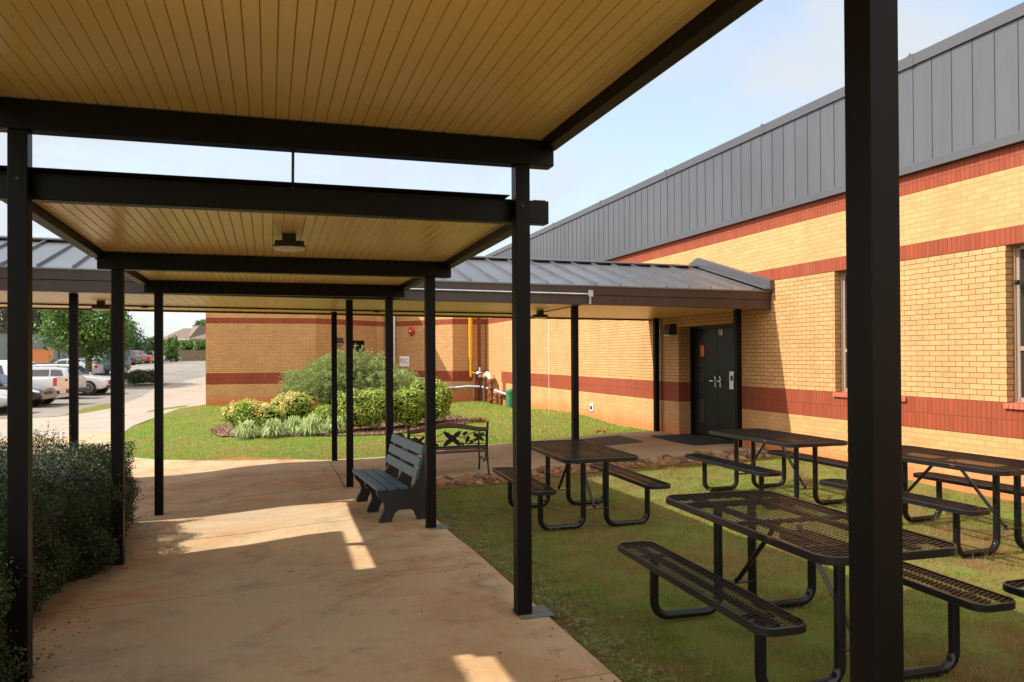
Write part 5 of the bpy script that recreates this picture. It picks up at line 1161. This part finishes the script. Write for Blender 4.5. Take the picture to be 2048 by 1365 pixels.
def car(kind, loc, rz, paint, label, glass=True, rim_m='rim'):
    K = KINDS[kind]; L, W = K['L'], K['W']; t = thing('parked_car' if kind != 'pickup' else 'pickup_truck', loc, label, {'suv': 'car', 'sedan': 'car', 'pickup': 'truck'}[kind], 'vehicles in the car park', rz)
    bx, by = zip(*K['belt']); rx_, ry_ = zip(*K['roof'])
    def surf(s, v):   # s along the length 0 front .. 1 rear, v: -1 left sill .. 0 roof centre .. 1 right sill
        x = (s-.5)*L; sg = 1 if v >= 0 else -1; a = abs(v)
        hb = sm(bx, by, s); hr = max(sm(rx_, ry_, s), hb+.001); taper = 1-.16*max(0, (.12-s)/.12)**2-.10*max(0, (s-.9)/.1)**2; w0 = W*taper
        cab = (hr-hb)/max(.01, K['H']-hb); wr_ = w0*(1-.17*min(1, cab))-.03*(1-cab)
        sill = .28+.10*max(0, (.06-s)/.06)+.08*max(0, (s-.95)/.05)
        if a > .55:   # body side from belt (a=.55) to sill (a=1)
            f = (a-.55)/.45; z_ = hb+(sill-hb)*f; y_ = w0*(1-.035*(2*f-.9)**2-(.05 if f > .93 else 0))
        elif a > .28: f = (a-.28)/.27; z_ = hr-.05*min(1, cab*3)+(hb-hr+.05*min(1, cab*3))*f; y_ = wr_+(w0*.975-wr_)*f
        else: f = a/.28; y_ = wr_*math.sin(f*math.pi/2)**.8 if f < 1 else wr_; z_ = hr-.05*min(1, cab*3)*f**3+.012*(1-f*f)
        return Vector((x, sg*y_, z_))
    S_ = sorted(set([0, .01, .02, .04, .06, .09, .13, .18, .22, .25, .28, .30, .34, .38, .41, .44, .47, .52, .58, .64, .70, .76, .80, .84, .88, .92, .95, .975, .99, 1] + ([.65, .655, .66] if kind == 'pickup' else [])))
    V_ = [-1, -.95, -.85, -.7, -.6, -.55, -.48, -.38, -.28, -.2, -.1, 0, .1, .2, .28, .38, .48, .55, .6, .7, .85, .95, 1]
    b = MB(); n = len(V_); b.v = [tuple(surf(s, v)) for s in S_ for v in V_]
    b.f = [(i*n+k, i*n+k+1, (i+1)*n+k+1, (i+1)*n+k) for i in range(len(S_)-1) for k in range(n-1)] + [tuple(range(n)), tuple((len(S_)-1)*n+k for k in range(n))] + [(i*n, i*n+n-1, (i+1)*n+n-1, (i+1)*n) for i in range(len(S_)-1)]
    body = b.build('body', paint, t, local=True, smooth=True)
    def patch(name, s0, s1, v0, v1, off, m, ns=5, nv=5, cutf=None, parent=None):
        P_ = MB(); 
        for i in range(ns+1):
            for j in range(nv+1):
                v = v0+(v1-v0)*j/nv; a0, a1 = s0, s1
                if cutf: a0, a1 = cutf(abs(v), s0, s1)
                s = a0+(a1-a0)*i/ns; e = 1e-3
                du, dv = surf(s+e, v)-surf(s-e, v), surf(s, v+e)-surf(s, v-e); nr = du.cross(dv); nr = nr.normalized() if nr.length > 1e-9 else Vector((0, 0, 1))
                c0_ = surf(s, v)
                if nr.dot(c0_-Vector((c0_.x, 0, .6))) < 0: nr = -nr
                P_.v.append(tuple(c0_+nr*off))
        P_.f = [(i*(nv+1)+j, i*(nv+1)+j+1, (i+1)*(nv+1)+j+1, (i+1)*(nv+1)+j) for i in range(ns) for j in range(nv)]
        return P_.build(name, m, parent or t, local=True, smooth=True)
    if kind == 'pickup': ws, rs, side = (.265, .335), (.645, .653), [(.335, .47), (.485, .625)]
    elif kind == 'suv': ws, rs, side = (.305, .41), (.925, .97), [(.36, .54), (.555, .74), (.755, .90)]
    else: ws, rs, side = (.305, .43), (.71, .845), [(.38, .55), (.565, .74)]
    def cut(a, s0, s1):
        f = (.53-a)/.22
        return (s0+ (.05*f if s0 == side[0][0] else 0), s1-(.035*f if s1 == side[-1][1] else 0))
    patch('windshield', ws[0]+.004, ws[1]-.004, -.27, .27, .006, M['carglass'], 6, 8)
    patch('rear_window', rs[0]+.004, rs[1]-.003, -.25, .25, .006, M['carglass'], 4, 8)
    for sg in (-1, 1):
        for (s0, s1) in side: patch('side_window', s0, s1, sg*.32, sg*.53, .006, M['carglass'], 6, 4, cut)
        patch('headlight', .012, .085, sg*.555, sg*.66, .012, M['headlight'], 4, 3)
        patch('tail_light', .955 if kind != 'pickup' else .972, .998, sg*.56, sg*(.72 if kind != 'pickup' else .74), .012, M['taillight'], 3, 4)
        patch('sill_trim', .27, .73, sg*.955, sg*.995, .012, M['plum'], 8, 2)
        MB().hexa([(-(.5-.33)*L-.10, sg*(W-.02), K['belt'][3][1]+.02), (-(.5-.33)*L+.06, sg*(W-.02), K['belt'][3][1]+.02), (-(.5-.33)*L+.06, sg*(W+.2), K['belt'][3][1]+.02), (-(.5-.33)*L-.04, sg*(W+.2), K['belt'][3][1]+.02),
                   (-(.5-.33)*L-.08, sg*(W-.02), K['belt'][3][1]+.16), (-(.5-.33)*L+.06, sg*(W-.02), K['belt'][3][1]+.16), (-(.5-.33)*L+.06, sg*(W+.19), K['belt'][3][1]+.16), (-(.5-.33)*L-.02, sg*(W+.19), K['belt'][3][1]+.16)]).build('mirror', paint, t, local=True, bevel=.02)
        for wb in K['wb']:
            x = (wb-.5)*L; r_ = K['wr']
            MB().tube([(x, sg*(W-.28), r_), (x, sg*(W-.012), r_), (x, sg*(W+.004), r_)], [r_+.06, r_+.06, r_+.045], 22).build('wheel_arch', M['plum'], t, local=True)
            wo = MB().tube([(x, sg*(W-.24), r_), (x, sg*(W-.02), r_), (x, sg*(W+.015), r_)], [r_-.0, r_-.0, r_-.035], 24).build('wheel', M['tyre'], t, local=True, smooth=True)
            q = MB(); q.tube([(x, sg*(W+.010), r_), (x, sg*(W+.018), r_)], [r_*.68, r_*.66], 20)
            q.build('hub', M['plum'], wo, local=True); q = MB()
            for k in range(10):
                a = 2*math.pi*k/10; q.bar((x+.05*math.cos(a), sg*(W+.022), r_+.05*math.sin(a)), (x+r_*.66*math.cos(a), sg*(W+.022), r_+r_*.66*math.sin(a)), .035, .012, up=(0, 1, 0))
            q.tube([(x, sg*(W+.015), r_), (x, sg*(W+.03), r_)], [.07, .05], 12)
            q.tube([(x+r_*.66*math.cos(a), sg*(W+.02), r_+r_*.66*math.sin(a)) for a in [2*math.pi*k/20 for k in range(21)]], .016, 5, False); q.build('rim', M['rim'], wo, local=True)
    # bumpers, grille, plate area
    MB().box(-L/2-.03, -L/2+.10, -W*.80, W*.80, .30, .50).build('front_bumper', M['plum'] if kind != 'sedan' else paint, t, local=True, bevel=.04)
    MB().box(-L/2-.02, -L/2+.06, -W*.45, W*.45, .52, sm(bx, by, .02)-.06).build('grille', M['plum'], t, local=True, bevel=.02)
    if kind == 'pickup':
        q = MB(); q.box(L/2-.03, L/2+.14, -W*.92, W*.92, .48, .68); q.build('rear_bumper', M['steel'], t, local=True, bevel=.03)
        MB().box(L/2+.142, L/2+.15, -.32, .32, .50, .66).build('step_pad', M['plum'], t, local=True)
        q = MB(); q.box(L/2-.01, L/2+.012, -W*.70, W*.70, .72, 1.18); q.build('tailgate', paint, t, local=True, bevel=.01)
        MB().box(L/2+.012, L/2+.02, -.14, .14, 1.04, 1.12).build('handle', M['plum'], t, local=True)
    else:
        MB().box(L/2-.08, L/2+.03, -W*.80, W*.80, .32, .55).build('rear_bumper', M['plum'] if kind == 'suv' else paint, t, local=True, bevel=.04)
        if kind == 'suv':
            for sg in (-1, 1): MB().tube([(-.02*L, sg*W*.66, K['H']-.02), (.0*L, sg*W*.66, K['H']+.03), (.30*L, sg*W*.66, K['H']+.03), (.33*L, sg*W*.66, K['H']-.03)], .018, 6).build('roof_rail', M['plum'], t, local=True)
    return t
P = {'white': car_paint('white_car_paint', (.62, .63, .65)), 'pearl': car_paint('pearl_car_paint', (.55, .52, .47), .1), 'silver': car_paint('silver_car_paint', (.42, .44, .47), .4), 'dark': car_paint('black_car_paint', (.015, .017, .022)),
     'slate': car_paint('slate_blue_car_paint', (.05, .07, .09), .4), 'grey': car_paint('dark_grey_car_paint', (.06, .062, .065), .4), 'red': car_paint('deep_red_car_paint', (.26, .012, .03), .2), 'bred': car_paint('bright_red_car_paint', (.42, .015, .015)), 'tan': car_paint('tan_car_paint', (.33, .22, .14), .3)}
PI = math.pi
def put(kind, px_, d_, rz, col, label, z=None):
    x, y = onray(px_, d_); return car(kind, (x, y, (G(x, y)-.03) if z is None else z), rz, P[col], label)
# front of the car is local -X; rz=pi turns the front to +X (right)
put('sedan', -100, 29.5, PI+R(-8), 'silver', 'silver car at the left edge, nose towards the walk')
put('sedan', -22, 33.5, PI+R(-8), 'dark', 'black car nosing out from behind the near left post')
put('pickup', -2, 35.5, R(-10), 'white', 'white pickup truck with red tail lamp and tailgate showing')
put('suv', 66, 41.0, R(-8), 'silver', 'silver car with red tail lamp beside the pickup')
put('suv', 136, 44.0, PI+R(-10), 'white', 'white car with alloy wheel parked nose out in front of the tree')
put('sedan', 70, 49, R(-8), 'dark', 'black car roof between the white cars')
put('sedan', 62, 54, R(-6), 'white', 'white sedan roof behind the pickup truck', -1.75)
put('suv', -8, 50, R(-6), 'white', 'white car roof at the left edge behind the silver car', -1.75)
put('sedan', 134, 58, R(-6), 'silver', 'silver car with red tail lamp behind the tree trunk', -1.45)
put('suv', 203, 60.0, R(62), 'slate', 'slate blue car with alloy wheel right of the tree trunk', -1.25)
put('sedan', 196, 78, R(-6), 'silver', 'silver car roof behind the slate blue car', -.95)
put('suv', 233, 86, R(-10), 'grey', 'dark grey car tail with red lamp left of the red cars', -.80)
put('suv', 249, 95, R(-10), 'red', 'deep red car between the grey and bright red cars', -.72)
put('sedan', 266, 101, R(-10), 'bred', 'low bright red car next to the deep red car', -.70)
put('suv', 298, 116, PI+R(-4), 'white', 'white car at the end of the far row of cars', -.62)
put('sedan', 330, 126, PI+R(-4), 'dark', 'dark car beside the small light green tree', -.65)
